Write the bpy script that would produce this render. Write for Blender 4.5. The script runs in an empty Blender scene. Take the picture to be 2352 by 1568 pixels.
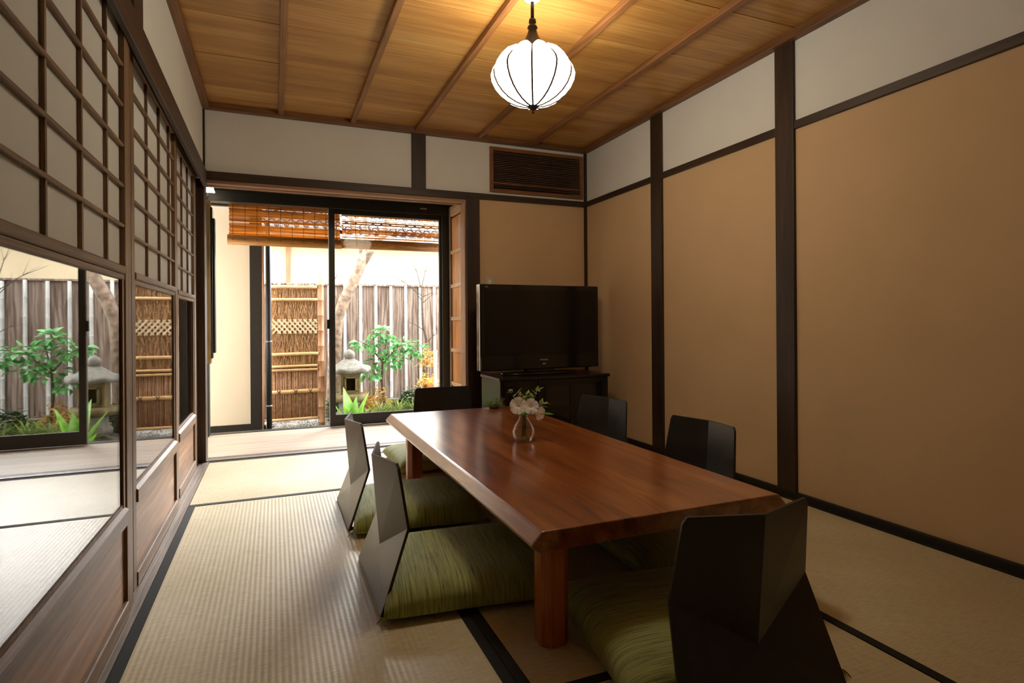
import bpy, bmesh, math, random
from mathutils import Vector, Matrix, Euler

random.seed(7)
S = bpy.context.scene
COL = S.collection
PI = math.pi

# ------------------------------------------------------------------ camera
CAM_H, F_PX, YAW, ROLL, CY = .905, 1327.5, .3901, -.0071, 738.56
_f = Vector((math.sin(YAW), math.cos(YAW), 0))
_r0 = Vector((math.cos(YAW), -math.sin(YAW), 0))
_u0 = Vector((0, 0, 1))
_r = math.cos(ROLL) * _r0 + math.sin(ROLL) * _u0
_u = -math.sin(ROLL) * _r0 + math.cos(ROLL) * _u0
cam_d = bpy.data.cameras.new('camera')
cam_d.sensor_width = 36
cam_d.lens = 36 * F_PX / 2352
cam_d.shift_y = (CY - 784) / 2352
cam_d.clip_start = .02
cam = bpy.data.objects.new('camera', cam_d)
COL.objects.link(cam)
cam.matrix_world = Matrix(((_r.x, _u.x, -_f.x, 0), (_r.y, _u.y, -_f.y, 0), (_r.z, _u.z, -_f.z, CAM_H), (0, 0, 0, 1)))
S.camera = cam

# ------------------------------------------------------------------ world, lights, exposure
W = bpy.data.worlds.new('overcast_sky')
S.world = W
W.use_nodes = True
bg = W.node_tree.nodes['Background']
bg.inputs['Color'].default_value = (.93, .97, 1, 1)
bg.inputs['Strength'].default_value = 2.5
S.view_settings.view_transform = 'Standard'
S.view_settings.look = 'None'
S.view_settings.gamma = 1
S.view_settings.exposure = 2.1
S.cycles.max_bounces = 10
S.cycles.diffuse_bounces = 5
S.cycles.glossy_bounces = 4
S.cycles.transmission_bounces = 8
S.cycles.transparent_max_bounces = 16
S.cycles.use_denoising = True
S.cycles.sample_clamp_indirect = 6
S.cycles.caustics_reflective = False
S.cycles.caustics_refractive = False


# hazy low sun over the neighbouring roof
sd = bpy.data.lights.new('hazy_sun_offscreen', 'SUN')
sd.energy, sd.angle, sd.color = 4.0, math.radians(24), (1, .98, .96)
so = bpy.data.objects.new('hazy_sun_offscreen', sd)
so.rotation_euler = Vector((-.46 * math.cos(.42), -.88 * math.cos(.42), -math.sin(.42))).to_track_quat('-Z', 'Y').to_euler()
COL.objects.link(so)


# ------------------------------------------------------------------ helpers
def lin(r, g, b):
    c = lambda v: (v / 255 / 12.92) if v <= 10 else ((v / 255 + .055) / 1.055) ** 2.4
    return (c(r), c(g), c(b), 1)


def mesh(name, V, Fc, mat=None, parent=None, smooth=False, bevel=0, seg=2, loc=None, rot=None):
    me = bpy.data.meshes.new(name)
    me.from_pydata([tuple(v) for v in V], [], Fc)
    me.validate()
    if smooth:
        me.polygons.foreach_set('use_smooth', [True] * len(me.polygons))
    if mat:
        me.materials.append(mat)
    return link(name, me, parent, bevel, seg, loc, rot)


def link(name, me, parent=None, bevel=0, seg=2, loc=None, rot=None):
    o = bpy.data.objects.new(name, me)
    COL.objects.link(o)
    if parent:
        o.parent = parent
    if loc:
        o.location = loc
    if rot:
        o.rotation_euler = rot
    if bevel:
        m = o.modifiers.new('bevel', 'BEVEL')
        m.width, m.segments, m.limit_method, m.angle_limit = bevel, seg, 'ANGLE', .6
    return o


def box_vf(b, V=None, Fc=None):
    V = [] if V is None else V
    Fc = [] if Fc is None else Fc
    x0, y0, z0, x1, y1, z1 = b
    n = len(V)
    V += [(x0, y0, z0), (x1, y0, z0), (x1, y1, z0), (x0, y1, z0), (x0, y0, z1), (x1, y0, z1), (x1, y1, z1), (x0, y1, z1)]
    Fc += [tuple(n + i for i in q) for q in ((0, 3, 2, 1), (4, 5, 6, 7), (0, 1, 5, 4), (1, 2, 6, 5), (2, 3, 7, 6), (3, 0, 4, 7))]
    return V, Fc


def box(name, b, mat, parent=None, bevel=0, loc=None, rot=None):
    V, Fc = box_vf(b)
    return mesh(name, V, Fc, mat, parent, False, bevel, 2, loc, rot)


def boxes(name, bs, mat, parent=None, bevel=0):
    V, Fc = [], []
    for b in bs:
        box_vf(b, V, Fc)
    return mesh(name, V, Fc, mat, parent, False, bevel)


def tube_vf(path, rad, n=8, V=None, Fc=None, cap=True):
    V = [] if V is None else V
    Fc = [] if Fc is None else Fc
    P = [Vector(p) for p in path]
    if not hasattr(rad, '__len__'):
        rad = [rad] * len(P)
    base = len(V)
    side = None
    for i, p in enumerate(P):
        d = (P[min(i + 1, len(P) - 1)] - P[max(i - 1, 0)]).normalized()
        if side is None:
            a = Vector((0, 0, 1)) if abs(d.z) < .9 else Vector((1, 0, 0))
            side = d.cross(a).normalized()
        else:
            side = (side - d * side.dot(d)).normalized()
        up = d.cross(side)
        for k in range(n):
            t = 2 * PI * k / n
            V.append(p + (side * math.cos(t) + up * math.sin(t)) * rad[i])
    for i in range(len(P) - 1):
        for k in range(n):
            a, b = base + i * n + k, base + i * n + (k + 1) % n
            Fc.append((a, b, b + n, a + n))
    if cap:
        Fc.append(tuple(base + k for k in reversed(range(n))))
        Fc.append(tuple(base + (len(P) - 1) * n + k for k in range(n)))
    return V, Fc


def tube(name, path, rad, mat, parent=None, n=8, smooth=True):
    V, Fc = tube_vf(path, rad, n)
    return mesh(name, V, Fc, mat, parent, smooth)


def lathe(name, prof, mat, parent=None, n=32, loc=None, smooth=True):
    V, Fc = [], []
    for r, z in prof:
        for k in range(n):
            t = 2 * PI * k / n
            V.append((r * math.cos(t), r * math.sin(t), z))
    for i in range(len(prof) - 1):
        for k in range(n):
            a, b = i * n + k, i * n + (k + 1) % n
            Fc.append((a, b, b + n, a + n))
    Fc.append(tuple(reversed(range(n))))
    Fc.append(tuple((len(prof) - 1) * n + k for k in range(n)))
    return mesh(name, V, Fc, mat, parent, smooth, 0, 2, loc)


def prism(name, outline, axis, a0, a1, mat, parent=None, bevel=0, smooth=False):
    """extrude a 2-D outline along an axis; outline runs in the two other axes in order"""
    V = []
    for a in (a0, a1):
        for p, q in outline:
            V.append({'X': (a, p, q), 'Y': (p, a, q), 'Z': (p, q, a)}[axis])
    n = len(outline)
    Fc = [tuple(range(n)), tuple(reversed(range(n, 2 * n)))]
    Fc += [(i, i + n, (i + 1) % n + n, (i + 1) % n) for i in range(n)]
    o = mesh(name, V, Fc, mat, parent, smooth, bevel)
    bm = bmesh.new(); bm.from_mesh(o.data); bmesh.ops.recalc_face_normals(bm, faces=bm.faces); bm.to_mesh(o.data); bm.free()
    return o


def tag(o, label, cat, group=None, kind=None):
    o['label'] = label
    o['category'] = cat
    if group:
        o['group'] = group
    if kind:
        o['kind'] = kind
    return o


def thing(name, label, cat, loc=(0, 0, 0), rz=0, group=None, kind=None):
    o = bpy.data.objects.new(name, None)
    o.empty_display_size = .1
    COL.objects.link(o)
    o.location = loc
    o.rotation_euler = (0, 0, rz)
    return tag(o, label, cat, group, kind)


def struct(o, label=None, cat=None):
    o['kind'] = 'structure'
    if label:
        o['label'] = label
        o['category'] = cat
    return o


def copy_tree(root, loc, rz, label=None, group=None):
    def cp(o, parent):
        c = o.copy()
        COL.objects.link(c)
        c.parent = parent
        for ch in list(o.children):
            cp(ch, c)
        return c
    r = cp(root, None)
    r.location = loc
    r.rotation_euler = (0, 0, rz)
    if label:
        r['label'] = label
    if group:
        r['group'] = group
    return r


# ------------------------------------------------------------------ materials
def newmat(name):
    m = bpy.data.materials.new(name)
    m.use_nodes = True
    nt = m.node_tree
    return m, nt, nt.nodes['Principled BSDF']


def N(nt, t, **k):
    n = nt.nodes.new(t)
    for a, v in k.items():
        if a in n.inputs:
            n.inputs[a].default_value = v
        else:
            setattr(n, a, v)
    return n


def ramp(nt, stops):
    n = nt.nodes.new('ShaderNodeValToRGB')
    e = n.color_ramp.elements
    while len(e) > 1:
        e.remove(e[-1])
    e[0].position, e[0].color = stops[0]
    for p, c in stops[1:]:
        x = e.new(p)
        x.color = c
    return n


def coords(nt, scale, rot=(0, 0, 0), rand=0):
    tc = N(nt, 'ShaderNodeTexCoord')
    mp = N(nt, 'ShaderNodeMapping')
    mp.inputs['Scale'].default_value = scale
    mp.inputs['Rotation'].default_value = rot
    src = tc.outputs['Object']
    if rand:
        oi = N(nt, 'ShaderNodeObjectInfo')
        ad = N(nt, 'ShaderNodeVectorMath', operation='MULTIPLY_ADD')
        co = N(nt, 'ShaderNodeCombineXYZ')
        for i in range(3):
            nt.links.new(oi.outputs['Random'], co.inputs[i])
        ad.inputs[1].default_value = (rand, rand * 1.7, rand * 2.3)
        nt.links.new(co.outputs[0], ad.inputs[0])
        nt.links.new(src, ad.inputs[2])
        src = ad.outputs[0]
    nt.links.new(src, mp.inputs['Vector'])
    return mp.outputs['Vector']


def plain(name, col, rough=.6, noise=.0, nscale=8, bump=0, bscale=60, metal=0, coat=0, spec=.5, rand=0, vary=0):
    m, nt, b = newmat(name)
    b.inputs['Roughness'].default_value = rough
    b.inputs['Metallic'].default_value = metal
    b.inputs['Coat Weight'].default_value = coat
    b.inputs['Specular IOR Level'].default_value = spec
    b.inputs['Base Color'].default_value = col
    v = coords(nt, (1, 1, 1), rand=rand)
    last = None
    if noise:
        n = N(nt, 'ShaderNodeTexNoise', Scale=nscale, Detail=6.0)
        nt.links.new(v, n.inputs['Vector'])
        d = tuple(c * (1 - noise) for c in col[:3]) + (1,)
        l = tuple(min(1, c * (1 + noise)) for c in col[:3]) + (1,)
        r = ramp(nt, [(.3, d), (.7, l)])
        nt.links.new(n.outputs['Fac'], r.inputs[0])
        last = r.outputs[0]
    if vary:
        last = varied(nt, last, col, vary)
    if last:
        nt.links.new(last, b.inputs['Base Color'])
    if bump:
        n2 = N(nt, 'ShaderNodeTexNoise', Scale=bscale, Detail=4.0)
        nt.links.new(v, n2.inputs['Vector'])
        bp = N(nt, 'ShaderNodeBump', Strength=bump, Distance=.01)
        nt.links.new(n2.outputs['Fac'], bp.inputs['Height'])
        nt.links.new(bp.outputs[0], b.inputs['Normal'])
    return m


def varied(nt, sock, col, amount):
    oi = N(nt, 'ShaderNodeObjectInfo')
    mr = N(nt, 'ShaderNodeMapRange')
    mr.inputs['To Min'].default_value = 1 - amount
    mr.inputs['To Max'].default_value = 1 + amount
    nt.links.new(oi.outputs['Random'], mr.inputs['Value'])
    h = N(nt, 'ShaderNodeHueSaturation')
    nt.links.new(mr.outputs[0], h.inputs['Value'])
    if sock:
        nt.links.new(sock, h.inputs['Color'])
    else:
        h.inputs['Color'].default_value = col
    return h.outputs[0]


def wood(name, dark, mid, light, axis='X', scale=1.0, rough=.5, coat=0, bump=.15, rand=3.0, vary=.08, swirl=.6, fine=.5, coat_rough=.1, spec=.5, coat_ior=1.5):
    """grain runs along axis; broad figure and fine fibres"""
    m, nt, b = newmat(name)
    ai = 'XYZ'.index(axis)
    s = [9.0 * scale] * 3
    s[ai] = .9 * scale
    v = coords(nt, s, rand=rand)
    n = N(nt, 'ShaderNodeTexNoise', Scale=1.0, Detail=7.0, Roughness=.6, Distortion=swirl)
    nt.links.new(v, n.inputs['Vector'])
    r = ramp(nt, [(.28, dark), (.5, mid), (.72, light)])
    nt.links.new(n.outputs['Fac'], r.inputs[0])
    s2 = [150.0 * scale] * 3
    s2[ai] = 2.5 * scale
    v2 = coords(nt, s2, rand=rand)
    n2 = N(nt, 'ShaderNodeTexNoise', Scale=1.0, Detail=3.0)
    nt.links.new(v2, n2.inputs['Vector'])
    r2 = ramp(nt, [(.3, (1 - fine, 1 - fine, 1 - fine, 1)), (.6, (1, 1, 1, 1))])
    nt.links.new(n2.outputs['Fac'], r2.inputs[0])
    mx = N(nt, 'ShaderNodeMixRGB', blend_type='MULTIPLY')
    mx.inputs[0].default_value = 1
    nt.links.new(r.outputs[0], mx.inputs[1])
    nt.links.new(r2.outputs[0], mx.inputs[2])
    nt.links.new(varied(nt, mx.outputs[0], None, vary), b.inputs['Base Color'])
    b.inputs['Roughness'].default_value = rough
    b.inputs['Coat Weight'].default_value = coat
    b.inputs['Coat Roughness'].default_value = coat_rough
    b.inputs['Coat IOR'].default_value = coat_ior
    b.inputs['Specular IOR Level'].default_value = spec
    if bump:
        bp = N(nt, 'ShaderNodeBump', Strength=bump, Distance=.004)
        nt.links.new(n2.outputs['Fac'], bp.inputs['Height'])
        nt.links.new(bp.outputs[0], b.inputs['Normal'])
    return m


def glassy(name, ior=1.5, tint=(1, 1, 1, 1)):
    """a flat window pane: clear transmission plus the mirror share given by Fresnel"""
    m, nt, b = newmat(name)
    nt.nodes.remove(b)
    out = nt.nodes['Material Output']
    tr = N(nt, 'ShaderNodeBsdfTransparent', Color=tint)
    gl = N(nt, 'ShaderNodeBsdfGlossy', Roughness=0.0)
    # the node inverts the index on back faces; undo that, since the pane does not bend the ray
    ge = N(nt, 'ShaderNodeNewGeometry')
    mr = N(nt, 'ShaderNodeMapRange')
    mr.inputs['To Min'].default_value = ior
    mr.inputs['To Max'].default_value = 1 / ior
    nt.links.new(ge.outputs['Backfacing'], mr.inputs['Value'])
    fr = N(nt, 'ShaderNodeFresnel')
    nt.links.new(mr.outputs[0], fr.inputs['IOR'])
    mx = N(nt, 'ShaderNodeMixShader')
    nt.links.new(fr.outputs[0], mx.inputs[0])
    nt.links.new(tr.outputs[0], mx.inputs[1])
    nt.links.new(gl.outputs[0], mx.inputs[2])
    nt.links.new(mx.outputs[0], out.inputs[0])
    return m


def leafmat(name, col, trans=.35, rough=.4, vary=.25, col2=None):
    m, nt, b = newmat(name)
    v = coords(nt, (1, 1, 1), rand=5)
    n = N(nt, 'ShaderNodeTexNoise', Scale=14.0, Detail=2.0)
    nt.links.new(v, n.inputs['Vector'])
    c2 = col2 or tuple(c * .45 for c in col[:3]) + (1,)
    r = ramp(nt, [(.35, c2), (.62, col)])
    nt.links.new(n.outputs['Fac'], r.inputs[0])
    c = varied(nt, r.outputs[0], col, vary)
    nt.links.new(c, b.inputs['Base Color'])
    b.inputs['Roughness'].default_value = rough
    tl = N(nt, 'ShaderNodeBsdfTranslucent')
    nt.links.new(c, tl.inputs['Color'])
    mx = N(nt, 'ShaderNodeMixShader')
    mx.inputs[0].default_value = trans
    nt.links.new(b.outputs[0], mx.inputs[1])
    nt.links.new(tl.outputs[0], mx.inputs[2])
    nt.links.new(mx.outputs[0], nt.nodes['Material Output'].inputs[0])
    return m


def tatami_mat():
    m, nt, b = newmat('tatami_rush')
    v = coords(nt, (1, 1, 1))
    # ribs run along local Y, spaced across local X
    w = N(nt, 'ShaderNodeTexWave', wave_type='BANDS', bands_direction='X', Scale=19.0, Distortion=.25, Detail=1.0)
    w.inputs['Detail Scale'].default_value = 3
    nt.links.new(v, w.inputs['Vector'])
    v2 = coords(nt, (25, 260, 1))
    n = N(nt, 'ShaderNodeTexNoise', Scale=1.0, Detail=3.0)
    nt.links.new(v2, n.inputs['Vector'])
    v3 = coords(nt, (1.4, 1.4, 1), rand=4)
    n3 = N(nt, 'ShaderNodeTexNoise', Scale=1.6, Detail=4.0)
    nt.links.new(v3, n3.inputs['Vector'])
    r = ramp(nt, [(.3, lin(208, 194, 156)), (.7, lin(224, 214, 184))])
    nt.links.new(n3.outputs['Fac'], r.inputs[0])
    r1 = ramp(nt, [(.0, (1, 1, 1, 1)), (.3, (1, 1, 1, 1))])
    nt.links.new(w.outputs['Fac'], r1.inputs[0])
    r2 = ramp(nt, [(.3, (.78, .77, .72, 1)), (.6, (1, 1, 1, 1))])
    nt.links.new(n.outputs['Fac'], r2.inputs[0])
    m1 = N(nt, 'ShaderNodeMixRGB', blend_type='MULTIPLY'); m1.inputs[0].default_value = 1
    m2 = N(nt, 'ShaderNodeMixRGB', blend_type='MULTIPLY'); m2.inputs[0].default_value = 1
    nt.links.new(r.outputs[0], m1.inputs[1]); nt.links.new(r1.outputs[0], m1.inputs[2])
    nt.links.new(m1.outputs[0], m2.inputs[1]); nt.links.new(r2.outputs[0], m2.inputs[2])
    nt.links.new(m2.outputs[0], b.inputs['Base Color'])
    b.inputs['Roughness'].default_value = .42
    bp = N(nt, 'ShaderNodeBump', Strength=.28, Distance=.002)
    nt.links.new(w.outputs['Fac'], bp.inputs['Height'])
    bp2 = N(nt, 'ShaderNodeBump', Strength=.25, Distance=.002)
    nt.links.new(n.outputs['Fac'], bp2.inputs['Height'])
    nt.links.new(bp.outputs[0], bp2.inputs['Normal'])
    nt.links.new(bp2.outputs[0], b.inputs['Normal'])
    return m


def cushion_mat():
    m, nt, b = newmat('green_slub_fabric')
    v = coords(nt, (230, 7, 9), rand=3)
    n = N(nt, 'ShaderNodeTexNoise', Scale=1.0, Detail=5.0, Roughness=.7)
    nt.links.new(v, n.inputs['Vector'])
    r = ramp(nt, [(.32, lin(72, 80, 30)), (.43, lin(138, 146, 78)), (.66, lin(182, 190, 118))])
    nt.links.new(n.outputs['Fac'], r.inputs[0])
    nt.links.new(r.outputs[0], b.inputs['Base Color'])
    b.inputs['Roughness'].default_value = .75
    b.inputs['Sheen Weight'].default_value = .25
    bp = N(nt, 'ShaderNodeBump', Strength=.5, Distance=.004)
    nt.links.new(n.outputs['Fac'], bp.inputs['Height'])
    nt.links.new(bp.outputs[0], b.inputs['Normal'])
    return m


def weathered_board():
    m, nt, b = newmat('weathered_fence_wood')
    v = coords(nt, (7, 7, .8), rand=9)
    n = N(nt, 'ShaderNodeTexNoise', Scale=1.3, Detail=8.0, Roughness=.65, Distortion=1.6)
    nt.links.new(v, n.inputs['Vector'])
    r = ramp(nt, [(.25, lin(60, 46, 38)), (.42, lin(126, 104, 90)), (.58, lin(160, 142, 128)), (.75, lin(136, 108, 90))])
    nt.links.new(n.outputs['Fac'], r.inputs[0])
    v2 = coords(nt, (90, 90, 2), rand=9)
    n2 = N(nt, 'ShaderNodeTexNoise', Scale=1.0, Detail=4.0)
    nt.links.new(v2, n2.inputs['Vector'])
    r2 = ramp(nt, [(.3, (.6, .58, .56, 1)), (.6, (1, 1, 1, 1))])
    nt.links.new(n2.outputs['Fac'], r2.inputs[0])
    # knots
    v3 = coords(nt, (5, 5, 2.2), rand=9)
    vo = N(nt, 'ShaderNodeTexVoronoi', Scale=1.0)
    nt.links.new(v3, vo.inputs['Vector'])
    r3 = ramp(nt, [(.06, (.16, .12, .10, 1)), (.2, (1, 1, 1, 1))])
    nt.links.new(vo.outputs['Distance'], r3.inputs[0])
    m1 = N(nt, 'ShaderNodeMixRGB', blend_type='MULTIPLY'); m1.inputs[0].default_value = 1
    m2 = N(nt, 'ShaderNodeMixRGB', blend_type='MULTIPLY'); m2.inputs[0].default_value = 1
    nt.links.new(r.outputs[0], m1.inputs[1]); nt.links.new(r2.outputs[0], m1.inputs[2])
    nt.links.new(m1.outputs[0], m2.inputs[1]); nt.links.new(r3.outputs[0], m2.inputs[2])
    wv = N(nt, 'ShaderNodeTexWave', wave_type='BANDS', bands_direction='X', Scale=1.1, Distortion=9.0, Detail=3.0)
    wv.inputs['Detail Scale'].default_value = 1.2
    nt.links.new(v, wv.inputs['Vector'])
    r4 = ramp(nt, [(.1, (.45, .40, .36, 1)), (.45, (1, 1, 1, 1))])
    nt.links.new(wv.outputs['Fac'], r4.inputs[0])
    m3 = N(nt, 'ShaderNodeMixRGB', blend_type='MULTIPLY'); m3.inputs[0].default_value = .8
    nt.links.new(m2.outputs[0], m3.inputs[1]); nt.links.new(r4.outputs[0], m3.inputs[2])
    nt.links.new(varied(nt, m3.outputs[0], None, .14), b.inputs['Base Color'])
    b.inputs['Roughness'].default_value = .85
    return m


def emis(name, col, strength):
    m, nt, b = newmat(name)
    b.inputs['Base Color'].default_value = col
    b.inputs['Emission Color'].default_value = col
    b.inputs['Emission Strength'].default_value = strength
    b.inputs['Roughness'].default_value = .7
    return m


def translucent(name, col, t=.4, rough=.7, noise=0, stretch=(1, 1, 1), vary=0, dark=None):
    m, nt, b = newmat(name)
    c = None
    if noise:
        v = coords(nt, stretch, rand=3)
        n = N(nt, 'ShaderNodeTexNoise', Scale=1.0, Detail=4.0)
        nt.links.new(v, n.inputs['Vector'])
        r = ramp(nt, [(.32, dark or tuple(x * (1 - noise) for x in col[:3]) + (1,)), (.62, col)])
        nt.links.new(n.outputs['Fac'], r.inputs[0])
        c = r.outputs[0]
    b.inputs['Base Color'].default_value = col
    b.inputs['Roughness'].default_value = rough
    tl = N(nt, 'ShaderNodeBsdfTranslucent', Color=col)
    if c:
        nt.links.new(c, b.inputs['Base Color'])
        nt.links.new(c, tl.inputs['Color'])
    mx = N(nt, 'ShaderNodeMixShader')
    mx.inputs[0].default_value = t
    nt.links.new(b.outputs[0], mx.inputs[1])
    nt.links.new(tl.outputs[0], mx.inputs[2])
    nt.links.new(mx.outputs[0], nt.nodes['Material Output'].inputs[0])
    return m


M = {}
M['tatami'] = tatami_mat()
M['heri'] = plain('black_mat_border', lin(22, 24, 22), .85, .3, 120, .2, 400)
M['post'] = wood('dark_post_wood', lin(44, 29, 18), lin(62, 42, 27), lin(80, 56, 36), 'Z', 1.2, .5, 0, .1)
M['rail_y'] = wood('dark_rail_wood_lengthways', lin(44, 30, 18), lin(62, 43, 28), lin(78, 56, 38), 'Y', 1.2, .5, 0, .1)
M['rail_x'] = wood('dark_rail_wood_crossways', lin(44, 30, 18), lin(62, 43, 28), lin(78, 56, 38), 'X', 1.2, .5, 0, .1)
M['kamoi'] = wood('pinkish_lintel_wood', lin(130, 92, 68), lin(172, 130, 102), lin(190, 150, 122), 'X', 1.2, .55, 0, .1)
M['jamb'] = wood('pinkish_jamb_wood', lin(130, 92, 68), lin(172, 130, 102), lin(190, 150, 122), 'Z', 1.2, .55, 0, .1)
M['ceil_board'] = wood('ceiling_board_cedar', lin(168, 118, 62), lin(196, 146, 80), lin(216, 170, 104), 'X', .9, .40, 0, .12, 5.0, .08, .3, .35)
M['ceil_batten'] = wood('ceiling_batten_cedar', lin(120, 78, 44), lin(156, 108, 66), lin(176, 126, 82), 'Y', 1.5, .45, 0, .1)
M['ceil_batten_x'] = wood('ceiling_edge_cedar', lin(100, 64, 36), lin(132, 90, 54), lin(150, 104, 66), 'X', 1.5, .5, 0, .1)
M['ceil_batten_y'] = wood('ceiling_edge_cedar_lengthways', lin(100, 64, 36), lin(132, 90, 54), lin(150, 104, 66), 'Y', 1.5, .5, 0, .1)
M['plaster'] = plain('white_plaster', lin(230, 233, 234), .9, .03, 3, .04, 300)
M['beige'] = plain('beige_wall_paper', lin(214, 184, 146), .85, .045, 2.2, .05, 260)
M['shoji_z'] = wood('shoji_frame_upright', lin(94, 68, 46), lin(132, 102, 72), lin(158, 128, 96), 'Z', 1.6, .55, 0, .15)
M['shoji_y'] = wood('shoji_frame_crossbar', lin(94, 68, 46), lin(132, 102, 72), lin(158, 128, 96), 'Y', 1.6, .55, 0, .15)
M['kumiko_z'] = wood('lattice_bar_upright', lin(94, 68, 46), lin(132, 102, 72), lin(158, 128, 96), 'Z', 2, .55, 0, .1)
M['koshi'] = wood('skirt_panel_cedar', lin(84, 56, 36), lin(142, 102, 70), lin(178, 138, 102), 'Y', .95, .5, 0, .2, 0, 0, 1.6, .3)
M['shoji_light'] = wood('shoji_rail_pale', lin(94, 68, 46), lin(132, 102, 72), lin(158, 128, 96), 'Y', 1.8, .5, 0, .15)
M['sash_dark'] = wood('glass_sash_brown', lin(94, 68, 46), lin(132, 102, 72), lin(158, 128, 96), 'Z', 1.6, .5, 0, .1)
M['paper'] = translucent('shoji_paper', lin(240, 246, 249), .25, .9)
M['pane'] = glassy('shoji_glass', 2.05)
M['glass'] = glassy('window_glass', 1.18)
M['alu'] = plain('dark_bronze_aluminium', lin(52, 52, 48), .42, .05, 20, 0, 60, .3)
M['engawa'] = wood('veranda_floor_wood', lin(188, 166, 144), lin(214, 196, 176), lin(226, 212, 195), 'X', 1.3, .38, 0, .08, 4, .05, .4, .2)
M['sill'] = wood('worn_sill_wood', lin(96, 84, 76), lin(140, 126, 114), lin(164, 150, 138), 'X', 1.5, .45, 0, .12)
M['sill_y'] = wood('worn_sill_wood_lengthways', lin(96, 84, 76), lin(140, 126, 114), lin(164, 150, 138), 'Y', 1.5, .45, 0, .12)
M['table'] = wood('lacquered_table_wood', lin(86, 34, 8), lin(158, 82, 28), lin(196, 126, 60), 'Y', 1.15, .30, 1.0, .03, 0, 0, 1.3, .22, .20, .5, 1.9)
M['table_edge'] = wood('lacquered_table_edge', lin(116, 46, 18), lin(160, 76, 34), lin(184, 98, 50), 'Y', .85, .28, .6, .03, 0, 0, .8, .2, .12)
M['leg'] = wood('lacquered_leg_wood', lin(150, 70, 22), lin(200, 104, 40), lin(226, 140, 66), 'Z', 1.4, .3, .4, .05, 4, .03, .5, .35)
M['zaisu'] = wood('black_stained_plywood', lin(14, 14, 13), lin(22, 22, 21), lin(34, 34, 32), 'Z', 1.3, .42, 1.0, .12, 4, .05, .4, .3, .30, .2, 1.5)
M['zaisu_edge'] = plain('black_plywood_edge', lin(58, 52, 46), .5, .1, 60)
M['cushion'] = cushion_mat()
M['seam'] = plain('cushion_fringe', lin(120, 124, 66), .9, .3, 90)
M['tv'] = plain('glossy_black_plastic', lin(14, 14, 14), .18, 0, 8, 0, 60, 0, .3)
M['screen'] = plain('dark_tv_screen', lin(6, 7, 7), .22)
M['silver'] = plain('silver_trim', lin(196, 190, 182), .3, 0, 8, 0, 60, .6)
M['logo'] = plain('pale_lettering', lin(200, 200, 200), .5)
M['cab'] = wood('black_brown_cabinet_wood', lin(16, 12, 9), lin(26, 20, 15), lin(38, 29, 22), 'X', 1.4, .3, .2, .05)
M['cab_side'] = wood('worn_cabinet_side', lin(16, 12, 9), lin(26, 20, 15), lin(38, 29, 22), 'Z', 1.6, .3, 0, .05)
M['smoke'] = plain('smoked_cabinet_glass', lin(30, 26, 23), .10, 0, 8, 0, 60, 0, .3)
M['ivory'] = plain('ivory_plastic', lin(206, 198, 180), .45)
M['white'] = plain('white_plastic', lin(232, 230, 224), .4)
M['iron'] = plain('dark_bronze_fitting', lin(38, 28, 22), .4, .2, 30, 0, 60, .6)
M['shade'] = emis('glowing_lamp_fabric', lin(255, 240, 210), 6.0)
M['wall_lamp'] = emis('glowing_wall_lamp_paper', lin(255, 242, 220), 1.5)
M['grille'] = wood('grille_frame_wood', lin(116, 72, 34), lin(144, 94, 48), lin(160, 108, 58), 'X', 1.5, .5)
M['slat'] = wood('dark_grille_slat', lin(76, 54, 42), lin(104, 76, 60), lin(122, 92, 74), 'X', 1.5, .5)
M['black'] = plain('deep_black_recess', lin(10, 9, 8), .8)
M['panel_door'] = wood('orange_panel_wood', lin(172, 104, 48), lin(214, 144, 78), lin(230, 168, 102), 'Z', 1.2, .45, 0, .08)
M['panel_rail'] = wood('pale_door_rail_wood', lin(170, 126, 84), lin(208, 166, 120), lin(222, 184, 140), 'Y', 1.5, .5, 0, .1)
M['dark_x'] = wood('dark_veranda_beam', lin(34, 25, 17), lin(50, 37, 26), lin(62, 47, 34), 'X', 1.3, .55)
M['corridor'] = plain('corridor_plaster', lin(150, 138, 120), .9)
M['olive'] = wood('olive_board_wood', lin(120, 96, 50), lin(150, 122, 66), lin(170, 142, 84), 'Z', 1.6, .5)
# garden
M['fence'] = weathered_board()
M['batten'] = plain('pale_bamboo_batten', lin(186, 184, 178), .5, .12, 14, 0, 60, 0, 0, .5, 4, .05)
M['bamboo'] = wood('tan_bamboo', lin(166, 120, 72), lin(206, 166, 112), lin(224, 190, 140), 'X', 1.5, .42, 0, .05, 5, .06, .3, .2)
M['bamboo_post'] = wood('brown_bamboo_post', lin(138, 92, 62), lin(178, 130, 94), lin(200, 156, 118), 'Z', 1.5, .42, 0, .05, 5, .03, .3, .2)
M['node'] = plain('bamboo_node', lin(170, 140, 104), .6)
M['twig'] = plain('brushwood_twig', lin(172, 134, 96), .8, .4, 40)
M['twig_back'] = plain('brushwood_core', lin(172, 134, 96), .8, .4, 60)
M['cane'] = plain('reed_cane', lin(178, 134, 100), .6, .4, 25)
M['lath'] = plain('split_bamboo_lath', lin(206, 184, 152), .5, .25, 30, 0, 60, 0, 0, .5, 3, .15)
M['cord'] = plain('dark_tie_cord', lin(40, 28, 20), .9)
M['stone'] = plain('granite', lin(128, 124, 114), .9, .28, 22, .5, 90)
M['moss_stone'] = plain('mossy_granite', lin(124, 110, 74), .9, .35, 12, .5, 90)
M['cream'] = plain('cream_stucco', lin(226, 206, 168), .9, .04, 4, .05, 200)
M['wing'] = plain('wing_stucco', lin(236, 222, 198), .9, .03, 3, .05, 200)
M['blackwood'] = plain('charred_black_wood', lin(34, 28, 22), .65, .2, 20)
M['pipe'] = plain('black_drain_pipe', lin(36, 34, 32), .4)
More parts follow.
